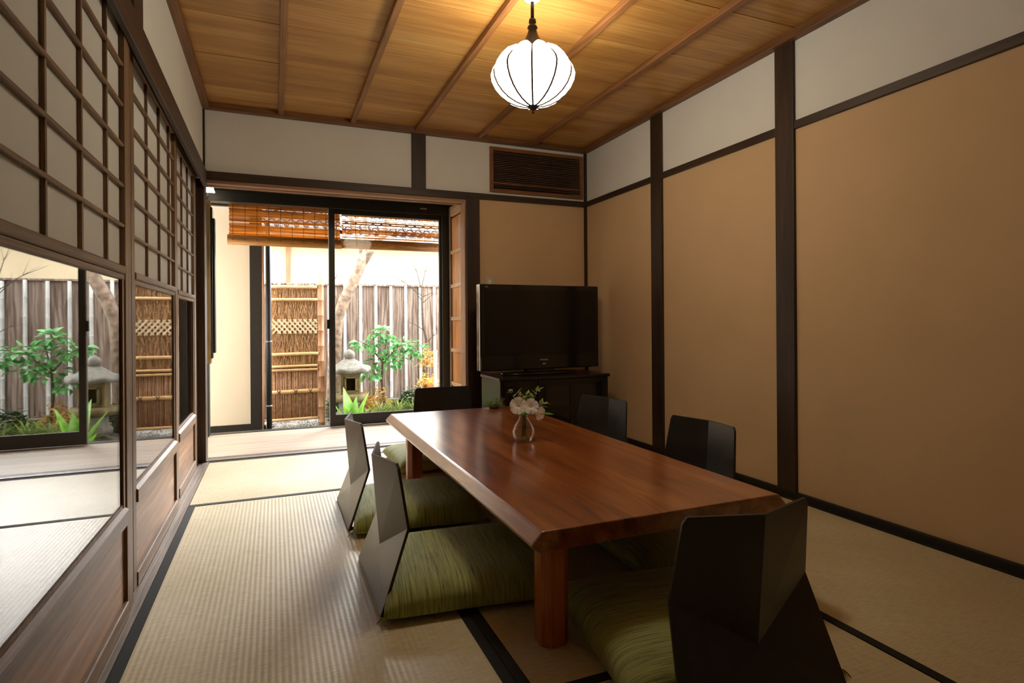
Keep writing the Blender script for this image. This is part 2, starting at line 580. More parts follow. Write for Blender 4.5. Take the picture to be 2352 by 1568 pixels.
M['bark'] = plain('mottled_bark', lin(132, 112, 94), .9, .6, 16, .5, 50)
M['bark_dark'] = plain('dark_stem_bark', lin(82, 66, 54), .9, .3, 30)
M['soil'] = plain('garden_soil', lin(86, 76, 60), .95, .4, 9, .6, 40)
M['gravel'] = plain('gravel_stone', lin(140, 134, 126), .85, .5, 6, 0, 60, 0, 0, .5, 0, 0)
M['leaf'] = leafmat('glossy_green_leaf', lin(128, 196, 118), .3, .28, .3)
M['leaf_bright'] = leafmat('bright_blade_leaf', lin(158, 206, 84), .3, .35, .1, lin(116, 176, 66))
M['leaf_dark'] = leafmat('dark_green_leaf', lin(74, 106, 58), .25, .4, .3)
M['leaf_yellow'] = leafmat('yellow_bronze_leaf', lin(214, 166, 74), .35, .5, .3, lin(160, 120, 60))
M['leaf_grass'] = leafmat('grass_blade', lin(150, 174, 84), .35, .5, .2)
M['leaf_red'] = leafmat('reddish_nandina_leaf', lin(220, 136, 84), .35, .5, .3, lin(190, 190, 90))
M['sprig'] = leafmat('pale_green_sprig', lin(176, 196, 128), .35, .5, .2)
M['petal'] = translucent('white_petal', lin(250, 251, 252), .3, .6)
M['flower_eye'] = plain('yellow_flower_eye', lin(190, 180, 60), .6)
M['roof_tile'] = plain('grey_roof_tile', lin(140, 146, 156), .4, .2, 12, 0, 60, 0, 0, .5, 3, .15)
M['reed_orange'] = translucent('sudare_reed', lin(250, 204, 116), .55, .6, .6, (2.2, 60, 150), 0, lin(168, 100, 34))
M['reed_roll'] = wood('rolled_sudare_reed', lin(136, 80, 26), lin(206, 138, 56), lin(230, 168, 84), 'X', 2.5, .6, 0, .3, 2, 0, .3, .6)
M['string'] = plain('sudare_string', lin(52, 28, 18), .9)

# vase glass and water
M['vase'] = glassy('clear_vase_glass', 1.5, (.97, .98, .97, 1))
M['water'] = glassy('vase_water', 1.12, (.96, .98, .96, 1))

# ------------------------------------------------------------------ room dimensions (metres)
XL, XR, YB, YF = -.426, 2.44, 4.273, -1.5
ZC, ZR = 2.311, 1.907          # underside of ceiling edge trim, top of the picture rail
YE = 5.253                     # veranda window plane

# ------------------------------------------------------------------ floor
fl = struct(thing('floor', 'tatami floor with black cloth borders', 'floor'), 'tatami floor with black cloth borders', 'floor')
box('floor_slab', (-.60, YF, -.12, XR + .1, YB + .0, -.055), M['black'], fl)


def tatami(x0, x1, y0, y1, long_axis):
    """a mat; ribs along the long side, black cloth on the two long sides"""
    cx, cy = (x0 + x1) / 2, (y0 + y1) / 2
    lx, ly = (x1 - x0), (y1 - y0)
    rz = 0
    if long_axis == 'X':
        lx, ly = ly, lx
        rz = PI / 2
    g = .0012
    o = box('tatami_mat', (-lx / 2 + g, -ly / 2 + g, -.055, lx / 2 - g, ly / 2 - g, 0), M['tatami'], fl, .002, (cx, cy, 0), (0, 0, rz))
    for s in (-1, 1):
        a, b_ = sorted((s * (lx / 2 - .0318), s * (lx / 2 - g)))
        box('border', (a, -ly / 2 + g, -.05, b_, ly / 2 - g, .0016), M['heri'], o)
    return o


tatami(-.400, .555, 1.29, 3.249, 'Y')
tatami(.555, 1.53, 1.29, 3.249, 'Y')
tatami(1.53, 2.425, .30, 2.20, 'Y')
tatami(-.400, 1.53, 3.249, 4.262, 'X')
tatami(1.53, 2.425, 2.20, 4.262, 'Y')
tatami(-.400, 1.53, .335, 1.29, 'X')
tatami(-.400, .60, -1.5, .335, 'Y')
tatami(.60, 1.53, -1.5, .335, 'Y')
tatami(1.53, 2.425, -1.5, .30, 'Y')

# sill of the sliding screens along the left wall


def grooved(a0, a1, z0, z1, grooves, depth, under=False):
    """outline of a board with grooves cut into its top (or underside)"""
    top, flat, sg = (z1, z0, -1) if not under else (z0, z1, 1)
    p = [(a0, flat), (a0, top)]
    for c_, w_ in grooves:
        p += [(c_ - w_, top), (c_ - w_, top + sg * depth), (c_ + w_, top + sg * depth), (c_ + w_, top)]
    return p + [(a1, top), (a1, flat)]


struct(prism('trim_1', grooved(-.56, -.401, -.05, .002, [(x, .003) for x in (-.4850, -.4590, -.4400, -.4165)], .004), 'Y', YF, YB, M['sill_y']), 'worn grooved wooden sill under the paper screens', 'sill')
# sill of the opening to the veranda
struct(prism('trim_2', grooved(YB - .005, YB + .105, -.08, .006, [(y, .004) for y in (4.330, 4.352)], .006), 'X', -.43, 1.40, M['sill']), 'grey worn wooden sill between tatami and veranda', 'sill')
# black skirting along the right wall
struct(box('baseboard_right', (XR - .018, YF, -.02, XR + .02, YB, .034), M['blackwood'], None, .002), 'black skirting strip along the beige wall', 'baseboard')

# ------------------------------------------------------------------ right wall
wr = struct(thing('wall_right', 'beige and white panelled wall with dark posts', 'wall'), 'beige wall with white upper band between dark posts', 'wall')
box('wall_core', (XR + .02, YF - .1, -.12, XR + .14, YB + .15, 2.6), M['black'], wr)
spans = [(YF, 1.03), (1.13, 2.152), (2.269, 3.227), (3.349, YB)]
for a, b_ in spans:
    box('lower_panel', (XR, a, 0, XR + .02, b_, ZR - .03), M['beige'], wr)
    box('upper_panel', (XR, a, ZR - .03, XR + .02, b_, 2.36), M['plaster'], wr)
    r = struct(box('trim_3', (XR - .014, a, ZR - .042, XR + .02, b_, ZR), M['rail_y'], None, .003), 'dark rail across the long beige wall', 'rail')
    if a == spans[1][0]:
        pass
for i, (a, b_) in enumerate(((2.152, 2.269), (3.227, 3.349), (1.03, 1.13))):
    struct(box('trim_4', (XR - .016, a, 0, XR + .02, b_, 2.36), M['post'], None, .004),
           ('wide dark post on the beige wall behind the table end', 'dark post on the beige wall beside the television', 'dark post on the beige wall')[i], 'post')

# ------------------------------------------------------------------ back wall
wb = struct(thing('wall_back', 'wall', 'wall'), 'white upper wall over the veranda opening and beige television wall', 'wall')
GX0, GX1, GZ0, GZ1 = 1.590, 2.385, 1.943, 2.266       # opening behind the louvred grille
for b_ in ((XL - .1, ZR - .03, GX0, 2.36), (GX1, ZR - .03, XR, 2.36), (GX0, ZR - .03, GX1, GZ0), (GX0, GZ1, GX1, 2.36)):
    box('upper_panel', (b_[0], YB, b_[1], b_[2], YB + .03, b_[3]), M['plaster'], wb)
box('lower_panel', (1.46, YB, 0, XR, YB + .03, ZR - .03), M['beige'], wb)
for b_ in ((1.44, -.12, GX0, 2.6), (GX1, -.12, XR + .1, 2.6), (GX0, -.12, GX1, GZ0), (GX0, GZ1, GX1, 2.6)):
    box('wall_core', (b_[0], YB + .03, b_[1], b_[2], YB + .20, b_[3]), M['beige'], wb)
box('wall_core', (XL - .1, YB + .03, ZR - .02, 1.44, YB + .12, 2.6), M['dark_x'], wb)
struct(box('trim_5', (XL, YB - .022, 1.850, 1.40, YB + .03, ZR), M['rail_x'], None, .003), 'dark rail over the veranda opening', 'rail')
struct(box('trim_5', (1.40, YB - .022, 1.862, XR - .014, YB + .03, ZR), M['rail_x'], None, .003), 'dark rail under the louvred grille', 'rail')
struct(prism('trim_6', grooved(YB - .015, YB + .11, 1.828, 1.849, [(y, .007) for y in (4.325, 4.350)], .012, True), 'X', XL, 1.378, M['kamoi']), 'pinkish grooved lintel board of the veranda opening', 'lintel')
struct(box('trim_7', (.954, YB - .02, ZR - .002, 1.06, YB + .03, 2.36), M['post'], None, .003), 'short dark strut on the white upper wall', 'post')
struct(box('trim_8', (1.374, YB - .03, 0, 1.481, YB + .1, 1.87), M['post'], None, .004), 'dark post between the veranda opening and the television', 'post')
struct(box('trim_14', (1.362, YB - .012, .006, 1.3735, YB + .10, 1.828), M['jamb'], None, .002), 'pinkish jamb board of the veranda opening', 'jamb')
struct(box('trim_8', (-.500, YB - .022, 0, -.418, YB + .10, 1.855), M['post'], None, .004), 'dark corner post where the paper screens end', 'post')
struct(box('trim_9', (-.440, YB - .012, ZR, -.414, YB + .03, 2.36), M['post']), 'thin dark corner strip above the paper screens', 'post')
struct(box('trim_9', (XR - .022, YB - .018, 0, XR, YB + .02, 2.36), M['post']), 'thin dark corner strip behind the television', 'post')

# ------------------------------------------------------------------ left wall
wl = struct(thing('wall_left', 'wall', 'wall'), 'white wall band above the paper screens', 'wall')
box('upper_panel', (XL - .12, YF, 1.90, XL, YB, 2.6), M['plaster'], wl)
nag = struct(box('trim_10', (XL + .003, YF, 1.797, XL + .024, YB - .018, ZR - .004), M['rail_y'], None, .003), 'dark rail above the paper screens', 'rail')
struct(box('trim_11', (XL - .13, YF, 1.896, XL + .002, YB - .02, 1.92), M['rail_y']), 'head track of the paper screens', 'rail')
struct(box('trim_12', (XL - .02, 2.19, ZR - .01, XL + .014, 2.33, 2.36), M['post'], None, .003), 'dark strut on the white wall above the screens', 'post')

# corridor beyond the screens
c = struct(thing('wall_corridor', 'dim corridor', 'wall'), 'dim corridor seen through the screen glass', 'wall')
box('corridor_wall', (-1.62, YF, -.12, -1.56, YB + .2, 2.6), M['corridor'], c)
box('corridor_floor', (-1.6, YF, -.12, -.56, YB + .2, -.01), M['corridor'], c)
box('corridor_ceiling', (-1.6, YF, 2.3, XL - .1, YB + .2, 2.4), M['corridor'], c)
box('corridor_end', (-1.6, YB + .1, -.12, -.5, YB + .2, 2.6), M['corridor'], c)
box('corridor_end', (-1.6, YF - .1, -.12, -.5, YF, 2.6), M['corridor'], c)

# ------------------------------------------------------------------ ceiling
ce = struct(thing('ceiling', 'cedar board ceiling with battens', 'ceiling'), 'cedar board ceiling with slender battens', 'ceiling')
y = YF
i = 0
while y < YB:
    y1 = min(y + .452, YB)
    t = .010
    # boards lap: the near edge hangs a few millimetres lower
    x0, x1 = XL, XR
    V = [(x0, y, 2.352), (x1, y, 2.352), (x1, y1 + .012, 2.3545), (x0, y1 + .012, 2.3545),
         (x0, y, 2.362), (x1, y, 2.362), (x1, y1 + .012, 2.3645), (x0, y1 + .012, 2.3645)]
    mesh('ceiling_board', V, [(0, 3, 2, 1), (4, 5, 6, 7), (0, 1, 5, 4), (1, 2, 6, 5), (2, 3, 7, 6), (3, 0, 4, 7)], M['ceil_board'], ce)
    y += .452
for x in (.050, .525, .990, 1.475, 1.942):
    box('ceiling_batten', (x - .017, YF, 2.322, x + .017, YB - .04, 2.353), M['ceil_batten'], ce, .003)
box('edge_trim', (XL, YB - .045, ZC, XR, YB + .01, 2.36), M['ceil_batten_x'], ce, .004)
box('edge_trim', (XL - .01, YF, ZC, XL + .042, YB - .045, 2.36), M['ceil_batten_y'], ce, .004)
box('edge_trim', (XR - .045, YF, ZC, XR + .01, YB - .045, 2.36), M['ceil_batten_y'], ce, .004)
box('sky_block_slab', (-1.7, YF - .2, 2.60, XR + .2, YB + .15, 2.7), M['black'], ce)  # unseen slab added above the ceiling to block sky light

# ------------------------------------------------------------------ wall behind the photographer, with a made-up, walled-up window frame
wf = struct(thing('wall_front', 'wall', 'wall'), 'plain wall opposite the veranda', 'wall')
wx0, wx1, wz0, wz1 = -.3, 1.0, .55, 1.95
box('wall_piece', (-.56, YF - .1, -.12, XR + .1, YF - .07, 2.6), M['plaster'], wf)
box('wall_piece', (-.56, YF - .07, -.12, wx0, YF, 2.6), M['plaster'], wf)
box('wall_piece', (wx1, YF - .07, -.12, XR + .1, YF, 2.6), M['plaster'], wf)
box('wall_piece', (wx0, YF - .07, -.12, wx1, YF, wz0), M['plaster'], wf)
box('wall_piece', (wx0, YF - .07, wz1, wx1, YF, 2.6), M['plaster'], wf)
w2 = struct(thing('added_window', 'window', 'window'), 'added walled-up window frame opposite the veranda', 'window')  # invented frame, added as an opening for fill light; closed by the wall
box('added_frame', (wx0, YF - .07, wz0, wx0 + .03, YF - .03, wz1), M['post'], w2)
box('added_frame', (wx1 - .03, YF - .07, wz0, wx1, YF - .03, wz1), M['post'], w2)
box('added_frame', (wx0, YF - .07, wz0, wx1, YF - .03, wz0 + .03), M['post'], w2)
box('added_frame', (wx0, YF - .07, wz1 - .03, wx1, YF - .03, wz1), M['post'], w2)


# ------------------------------------------------------------------ paper screens with glass (yukimi shoji)
def shoji(n, xf, y0, ya, bars, yb, y1, label, skirt):
    """xf: room-side face; ya..yb: clear width between the stiles"""
    d = struct(thing('door_%d' % n, label, 'sliding screen', (xf, 0, 0)), label, 'sliding screen')
    t = .018
    zt = 1.894
    if ya - y0 > .09:
        box('stile', (-t, y0, .002, -.004, ya - .052, zt), M['shoji_z'], d, .002)
        box('stile', (-t, ya - .050, .002, 0, ya, zt), M['shoji_z'], d, .002)
    else:
        box('stile', (-t, y0, .002, 0, ya, zt), M['shoji_z'], d, .002)
    box('stile', (-t, yb, .002, 0, (yb + y1) / 2, zt), M['shoji_z'], d, .002)
    box('stile', (-t, (yb + y1) / 2, .002, -.003, y1, zt), M['shoji_z'], d, .002)
    box('top_rail', (-t, ya, 1.829, -.001, yb, zt), M['shoji_y'], d, .002)
    box('mid_rail', (-t, ya, 1.060, .004, yb, 1.085), M['shoji_y'], d, .005)
    box('mid_rail', (-t, ya, 1.042, -.002, yb, 1.060), M['shoji_y'], d, .003)
    V = [(.006, ya, .292), (.006, yb, .292), (.006, yb, .334), (.006, ya, .334), (-t, ya, .354), (-t, yb, .354), (-t, ya, .292), (-t, yb, .292)]
    mesh('sill_rail', V, [(0, 1, 2, 3), (3, 2, 5, 4), (6, 7, 1, 0), (4, 5, 7, 6), (0, 3, 4, 6), (1, 7, 5, 2)], M['shoji_light'], d, False, .002)
    box('glass_bead', (-.011, ya, .335, -.006, yb, .356), M['shoji_z'], d)
    box('bottom_rail', (-t, ya, .002, .004, yb, .052), M['shoji_light'], d, .003)
    box('skirt_panel', (-.0165, ya, .045, -.010, yb, .30), M[skirt], d)
    box('paper', (-.0165, ya, 1.08, -.0155, yb, 1.835), M['paper'], d)
    for yy in bars:
        box('lattice_bar', (-.0152, yy - .0055, 1.084, -.006, yy + .0055, 1.832), M['kumiko_z'], d)
    for i in range(1, 6):
        zz = 1.085 + (1.829 - 1.085) * i / 6
        box('lattice_bar', (-.0152, ya, zz - .0055, -.002, yb, zz + .0055), M['shoji_y'], d, .003)
    # glazed lower half in its own slim sash
    fw = .024
    box('glass_sash', (-.017, ya, .345, -.004, ya + fw, 1.046), M['sash_dark'], d)
    box('glass_sash', (-.017, yb - fw, .345, -.004, yb, 1.046), M['sash_dark'], d)
    box('glass_pane', (-.012, ya + fw, .335, -.009, yb - fw, 1.05), M['pane'], d)
    return d


shoji(1, -.424, 1.085, 1.135, (1.457, 1.700, 1.931), 2.105, 2.198, 'nearest paper and glass sliding screen along the white wall', 'koshi')
shoji(2, -.443, 2.190, 2.335, (2.600, 2.860, 3.107), 3.215, 3.295, 'middle paper and glass sliding screen along the white wall', 'koshi')
shoji(3, -.462, 3.285, 3.430, (3.660, 3.890), 4.100, 4.245, 'paper and glass sliding screen next to the corner post', 'koshi')
shoji(4, -.443, .080, .130, (.365, .600, .835), 1.030, 1.100, 'paper and glass sliding screen before the nearest one', 'koshi')
shoji(5, -.424, -.900, -.850, (-.605, -.360, -.115), 0.030, .095, 'paper and glass sliding screen behind the photographer', 'koshi')
struct(box('trim_13', (-.55, YF, 0, -.43, -.9, 1.9), M['post']), 'dark post beside the screens', 'post')

# ------------------------------------------------------------------ louvred grille
g = thing('air_grille', 'brown wooden louvred grille set high in the white wall above the television', 'grille', (0, YB, 0))
gx0, gx1, gz0, gz1 = 1.573, 2.402, 1.926, 2.283
fw = .028
box('frame', (gx0, -.022, gz0, gx0 + fw, .0, gz1), M['grille'], g, .003)
box('frame', (gx1 - fw, -.022, gz0, gx1, .0, gz1), M['grille'], g, .003)
box('frame', (gx0 + fw, -.022, gz0, gx1 - fw, .0, gz0 + fw), M['grille'], g, .003)
box('frame', (gx0 + fw, -.022, gz1 - fw, gx1 - fw, .0, gz1), M['grille'], g, .003)
box('backing', (gx0 + .01, .200, gz0 + .01, gx1 - .01, .212, gz1 - .01), M['slat'], g)
n = 17
zs = [gz0 + .085 + i * (gz1 - gz0 - .085 - .042) / (n - 1) for i in range(n)]
src = None
for zz in zs + [gz0 + .045, gz0 + .06]:
    if src is None:
        src = box('slat', (gx0 + fw, -.018, -.0025, gx1 - fw, .012, .0025), M['slat'], g)
        o = src
    else:
        o = src.copy(); COL.objects.link(o)
    o.location = (0, 0, zz)
box('crossbar', (gx0 + fw, -.021, gz0 + .068, gx1 - fw, .010, gz0 + .077), M['grille'], g)

# outlet plate
pl = thing('wall_switch', 'ivory switch plate on the wall just above the television corner', 'switch', (1.567, YB, 1.222))
box('plate', (-.034, -.008, -.058, .034, 0, .035), M['ivory'], pl, .003)
box('rocker', (-.012, -.011, -.035, .012, -.008, .012), M['white'], pl, .001)

# ------------------------------------------------------------------ veranda
ve = struct(thing('veranda_floor', 'floor', 'floor'), 'pale wooden veranda floor in front of the garden', 'floor')
for i in range(8):
    a = 4.378 + i * (YE + .02 - 4.378) / 8
    b_ = 4.378 + (i + 1) * (YE + .02 - 4.378) / 8
    box('floorboard', (-.52, a + .0006, -.04, 1.56, b_ - .0006, 0), M['engawa'], ve, .001)
box('floor_joist', (-.52, 4.378, -.3, 1.56, YE, -.04), M['black'], ve)
vc = struct(thing('veranda_ceiling', 'ceiling', 'ceiling'), 'dark wooden ceiling over the veranda', 'ceiling')
box('ceiling_panel', (-.6, YB + .1, 2.06, 1.65, YE + .1, 2.12), M['dark_x'], vc)
box('beam', (-.52, YE - .16, 1.985, 1.53, YE - .03, 2.06), M['dark_x'], vc, .004)
box('fillet', (-.52, YE - .175, 1.975, 1.53, YE - .155, 1.988), M['kamoi'], vc)
vl = struct(thing('wall_veranda_left', 'wall', 'wall'), 'plaster end wall of the veranda under the wall lamp', 'wall')
box('wall_panel', (-.56, YB + .1, -.1, -.502, YE + .02, 2.1), M['wing'], vl)
vr = struct(thing('wall_veranda_right', 'wall', 'wall'), 'veranda end wall behind the panelled door', 'wall')
box('wall_panel', (1.56, YB + .1, -.3, 1.66, YE + .1, 2.2), M['dark_x'], vr)

# panelled wooden door at the right end of the veranda
d = struct(thing('door_6', 'door', 'door'), 'orange wood panelled door at the end of the veranda', 'door')
dx = 1.505
box('stile', (dx, 5.135, .005, dx + .035, 5.185, 1.965), M['shoji_z'], d, .002)
box('stile', (dx, 4.36, .005, dx + .035, 4.41, 1.965), M['shoji_z'], d, .002)
box('top_rail', (dx, 4.41, 1.875, dx + .035, 5.135, 1.965), M['panel_rail'], d, .003)
zr = [1.542, 1.235, .937, .650, .345, .04]
for z in zr:
    box('cross_rail', (dx, 4.41, z - .017, dx + .035, 5.135, z + .017), M['panel_rail'], d, .003)
zt = [1.875] + zr
for i in range(6):
    for j in range(2):
        a = 4.41 + j * .3625
        box('door_panel', (dx + .014, a, zt[i + 1] + .016, dx + .024, a + .3615, zt[i] - .016), M['panel_door'], d)

# ------------------------------------------------------------------ aluminium window with one closed sash
w1 = struct(thing('window_1', 'window', 'window'), 'dark aluminium sliding garden window with its half slid open', 'window')
box('head_frame', (-.502, YE - .05, 1.895, 1.515, YE + .06, 1.985), M['alu'], w1, .003)
box('jamb', (1.445, YE - .05, 0, 1.515, YE + .06, 1.895), M['alu'], w1, .003)
box('jamb', (-.502, YE - .05, 0, -.489, YE + .06, 1.895), M['alu'], w1, .002)
box('sill_track', (-.489, YE + .02, -.05, 1.445, YE + .1, .004), M['alu'], w1)
sa = mesh('sash_frame', *box_vf((.443, YE - .02, .006, .490, YE + .015, 1.895)), M['alu'], w1, False, .002)
box('bottom_rail', (.490, YE - .018, .006, 1.425, YE + .013, .105), M['alu'], sa, .002)
box('top_rail', (.490, YE - .018, 1.855, 1.425, YE + .013, 1.895), M['alu'], sa, .002)
box('stile', (1.425, YE - .018, .006, 1.445, YE + .013, 1.895), M['alu'], sa, .002)
box('glass_pane', (.490, YE - .004, .105, 1.425, YE - .001, 1.855), M['glass'], sa)
box('seal_strip', (.438, YE - .012, .006, .443, YE + .006, 1.895), M['silver'], sa)
lk = box('lock', (.420, YE - .035, .855, .444, YE - .015, .935), M['iron'], sa, .004)
box('maker_plate', (1.24, YE - .053, 1.938, 1.30, YE - .05, 1.952), M['silver'], w1)

# wall lamp on the veranda
wlp = thing('wall_lamp', 'small glowing box lamp with dark frame on the veranda end wall', 'lamp', (-.502, 5.0, 1.93))
box('paper_shade', (.004, -.07, .012, .068, .07, .105), M['wall_lamp'], wlp)
box('bottom_plate', (.0, -.078, .0, .078, .078, .010), M['wall_lamp'], wlp, .002)
for yy in (-.078, .070):
    box('frame_bar', (.066, yy, .008, .074, yy + .008, .108), M['iron'], wlp)
for zz in (.010, .102):
    box('frame_bar', (.0, -.077, zz, .074, -.071, zz + .007), M['iron'], wlp)
box('back_plate', (.0, -.08, .0, .004, .08, .115), M['iron'], wlp)

# dark panel hung on the veranda end wall
hp = thing('hanging_panel', 'tall narrow dark panel with olive board hung under the wall lamp', 'panel', (-.502, 5.0, .60))
box('back_board', (.004, -.05, .0, .052, .05, 1.25), M['olive'], hp, .002)
box('black_board', (.052, -.03, .04, .066, .06, 1.20), M['tv'], hp, .002)
box('black_board', (.066, .0, .08, .080, .08, 1.12), M['pipe'], hp, .002)
tube('hook', [(.030, 0, 1.24), (.034, 0, 1.31)], .004, M['iron'], hp)

# ------------------------------------------------------------------ table
tb = thing('low_table', 'long low glossy reddish wooden dining table', 'table', (1.085, 2.49, 0))
L0, L1 = -1.085, 1.10
prof = [(-.432, .284), (.432, .284), (.452, .298), (.456, .306), (.424, .340), (.418, .341), (-.418, .341), (-.424, .340), (-.456, .306), (-.452, .298)]
prism('table_top', prof, 'Y', L0, L1, M['table'], tb, .004)
oc = .022
lw = .043
octo = [(-lw + oc, -lw), (lw - oc, -lw), (lw, -lw + oc), (lw, lw - oc), (lw - oc, lw), (-lw + oc, lw), (-lw, lw - oc), (-lw, -lw + oc)]
for sx in (-1, 1):
    for yy in (-1.01, .73):
        prism('leg', [(sx * .362 + p, yy + q) for p, q in octo], 'Z', 0.0016, .284, M['leg'], tb, .002)
box('apron', (-.33, -.99, .235, -.305, .72, .284), M['leg'], tb)
box('apron', (.305, -.99, .235, .33, .72, .284), M['leg'], tb)


# ------------------------------------------------------------------ floor chairs
def zaisu():
    r = thing('legless_chair', '', 'chair', (0, 0, 0), 0, 'black folded floor chairs around the table')
    P = {'Tl': (.066, .197, .455), 'Tr': (.066, -.197, .455), 'Tc': (.014, 0, .452), 'Wl': (.092, .215, .252), 'Wr': (.092, -.215, .252),
         'Bl': (0, .248, .004), 'Br': (0, -.248, .004), 'M': (.040, 0, .135)}

    def shell(name, keys, faces, mat, parent, bev=.0):
        V = [Vector(P[k]) for k in keys]
        me = bpy.data.meshes.new(name)
        me.from_pydata(V, [], faces)
        me.materials.append(mat)
        me.materials.append(M['zaisu_edge'])
        o = link(name, me, parent)
        sm = o.modifiers.new('ply', 'SOLIDIFY')
        sm.thickness = .010
        sm.offset = 0
        sm.material_offset_rim = 1
        bm_ = o.modifiers.new('bevel', 'BEVEL')
        bm_.width, bm_.segments, bm_.limit_method, bm_.angle_limit = .0015, 1, 'ANGLE', 1.0
        return o
    # round the two top corners slightly
    P['Tla'] = (.0655, .195, .440); P['Tlb'] = (.0617, .184, .455)
    P['Tra'] = (.0655, -.195, .440); P['Trb'] = (.0617, -.184, .455)
    keys = ['Tlb', 'Tla', 'Tc', 'Wl', 'M', 'Tra', 'Trb', 'Wr', 'Bl', 'Br']
    I = {k: i for i, k in enumerate(keys)}
    f = [('Tc', 'M', 'Wl', 'Tla', 'Tlb'), ('Tc', 'Trb', 'Tra', 'Wr', 'M'), ('Wl', 'M', 'Bl'), ('Wr', 'Br', 'M'), ('M', 'Br', 'Bl')]
    shell('backrest', keys, [tuple(I[k] for k in q) for q in f], M['zaisu'], r)
    box('seat', (-.002, -.215, .0020, .40, .215, .0105), M['zaisu'], r, .002)
    return r


def cushion_mesh():
    n = 26
    hx = hy = .285
    V, Fc = [], []

    def h(a, b_):
        e = (1 - abs(a) ** 5) * (1 - abs(b_) ** 5)
        return max(e, 0) ** .34
    def outline(a, b_):
        # sides bow in a little, corners stay pointed
        return (hx * a * (1 - .035 * (1 - b_ * b_)), hy * b_ * (1 - .035 * (1 - a * a)))
    rnd = random.Random(3)
    for top in (1, 0):
        for i in range(n + 1):
            for j in range(n + 1):
                a, b_ = -1 + 2 * i / n, -1 + 2 * j / n
                # denser near the rim
                a = math.sin(a * PI / 2); b_ = math.sin(b_ * PI / 2)
                x, y_ = outline(a, b_)
                e = h(a, b_)
                z = .022 + .073 * e + .004 * math.sin(7 * x + 3 * y_) * e if top else .022 - .020 * min(1, e * 1.6)
                V.append((x, y_, z))
    m_ = (n + 1) ** 2
    for i in range(n):
        for j in range(n):
            a = i * (n + 1) + j
            Fc.append((a, a + n + 1, a + n + 2, a + 1))
            Fc.append((m_ + a, m_ + a + 1, m_ + a + n + 2, m_ + a + n + 1))
    me = bpy.data.meshes.new('zabuton')
    me.from_pydata(V, [], Fc)
    bm = bmesh.new(); bm.from_mesh(me)
    bmesh.ops.remove_doubles(bm, verts=bm.verts, dist=.0004)
    bm.to_mesh(me); bm.free()
    me.polygons.foreach_set('use_smooth', [True] * len(me.polygons))
    me.materials.append(M['cushion'])
    return me


CM = cushion_mesh()
# corner tufts: a few short threads at a corner
tv, tf = [], []
rnd = random.Random(5)
for i in range(14):
    a = rnd.uniform(-.9, .9) + PI / 4
    tube_vf([(0, 0, 0), (math.cos(a) * .012, math.sin(a) * .012, -.004), (math.cos(a) * .024, math.sin(a) * .024, -.016)], [.0016, .0013, .0006], 4, tv, tf)
TM = bpy.data.meshes.new('corner_tuft')
TM.from_pydata(tv, [], tf)
TM.materials.append(M['seam'])


def zabuton(loc, rz, label):
    c_ = thing('floor_cushion', label, 'cushion', loc, rz, 'green floor cushions around the table')
    link('cover', CM, c_)
    for i, (sx, sy) in enumerate(((1, 1), (-1, 1), (-1, -1), (1, -1))):
        link('corner_tuft', TM, c_, 0, 2, (sx * .283, sy * .283, .022), (0, 0, i * PI / 2))
    return c_


R = math.radians
ch = zaisu()
spots = [
    ((.294, 2.83), 0, 'black folded floor chair at the screen side of the table, nearer the garden', (.610, 2.735), -6, 'green floor cushion at the screen side of the table, nearer the garden'),
    ((.298, 2.035), 0, 'black folded floor chair at the screen side of the table, farther from the garden', (.612, 1.975), -7, 'green floor cushion at the screen side of the table, farther from the garden'),
    ((1.055, 1.012), 90, 'black folded floor chair at the table end away from the garden', (1.060, 1.345), 82, 'green floor cushion at the table end away from the garden'),
    ((1.075, 3.955), -90, 'black folded floor chair at the table end towards the garden', (.955, 3.665), -90, 'green floor cushion at the table end towards the garden'),
    ((1.850, 2.955), 191, 'black folded floor chair on the beige wall side, next to the television', (1.515, 2.87), 184, 'green floor cushion on the beige wall side, next to the television'),
    ((1.836, 2.085), 184, 'black folded floor chair on the beige wall side, in front of the bare wall', (1.455, 1.945), 178, 'green floor cushion on the beige wall side, in front of the bare wall'),
]
for i, (p, a, lb, q, qa, ql) in enumerate(spots):
    if i == 0:
        ch.location = (p[0], p[1], 0)
        ch.rotation_euler = (0, 0, R(a))
        ch['label'] = lb
    else:
        copy_tree(ch, (p[0], p[1], 0), R(a), lb)
    zabuton((q[0], q[1], .0105), R(qa), ql)

# ------------------------------------------------------------------ television and its cabinet
tv_ = thing('television', 'large flat black television with silver side edge on a dark cabinet', 'television', (1.822, 3.87, .0), R(2))
W2, z0, z1 = .487, .556, 1.172
box('body', (-W2, -.02, z0, W2, .06, z1), M['tv'], tv_, .006)
box('screen', (-W2 + .035, -.0225, z0 + .105, W2 - .032, -.0195, z1 - .035), M['screen'], tv_)
box('bezel_step', (-W2 + .004, -.0235, z0 + .006, W2 - .004, -.0195, z0 + .095), M['tv'], tv_, .003)
box('side_edge', (-W2 - .004, -.018, z0 + .002, -W2 + .0, -.004, z1 - .002), M['silver'], tv_, .002)
prism('neck', [(-.10, z0 + .01), (.10, z0 + .01), (.12, .536), (-.12, .536)], 'Y', .0, .06, M['tv'], tv_)
tb_ = lathe('base', [(.16, .521), (.165, .527), (.16, .535), (.08, .541)], M['tv'], tv_, 40, (0, .03, 0))
tb_.scale = (1.9, .72, 1)


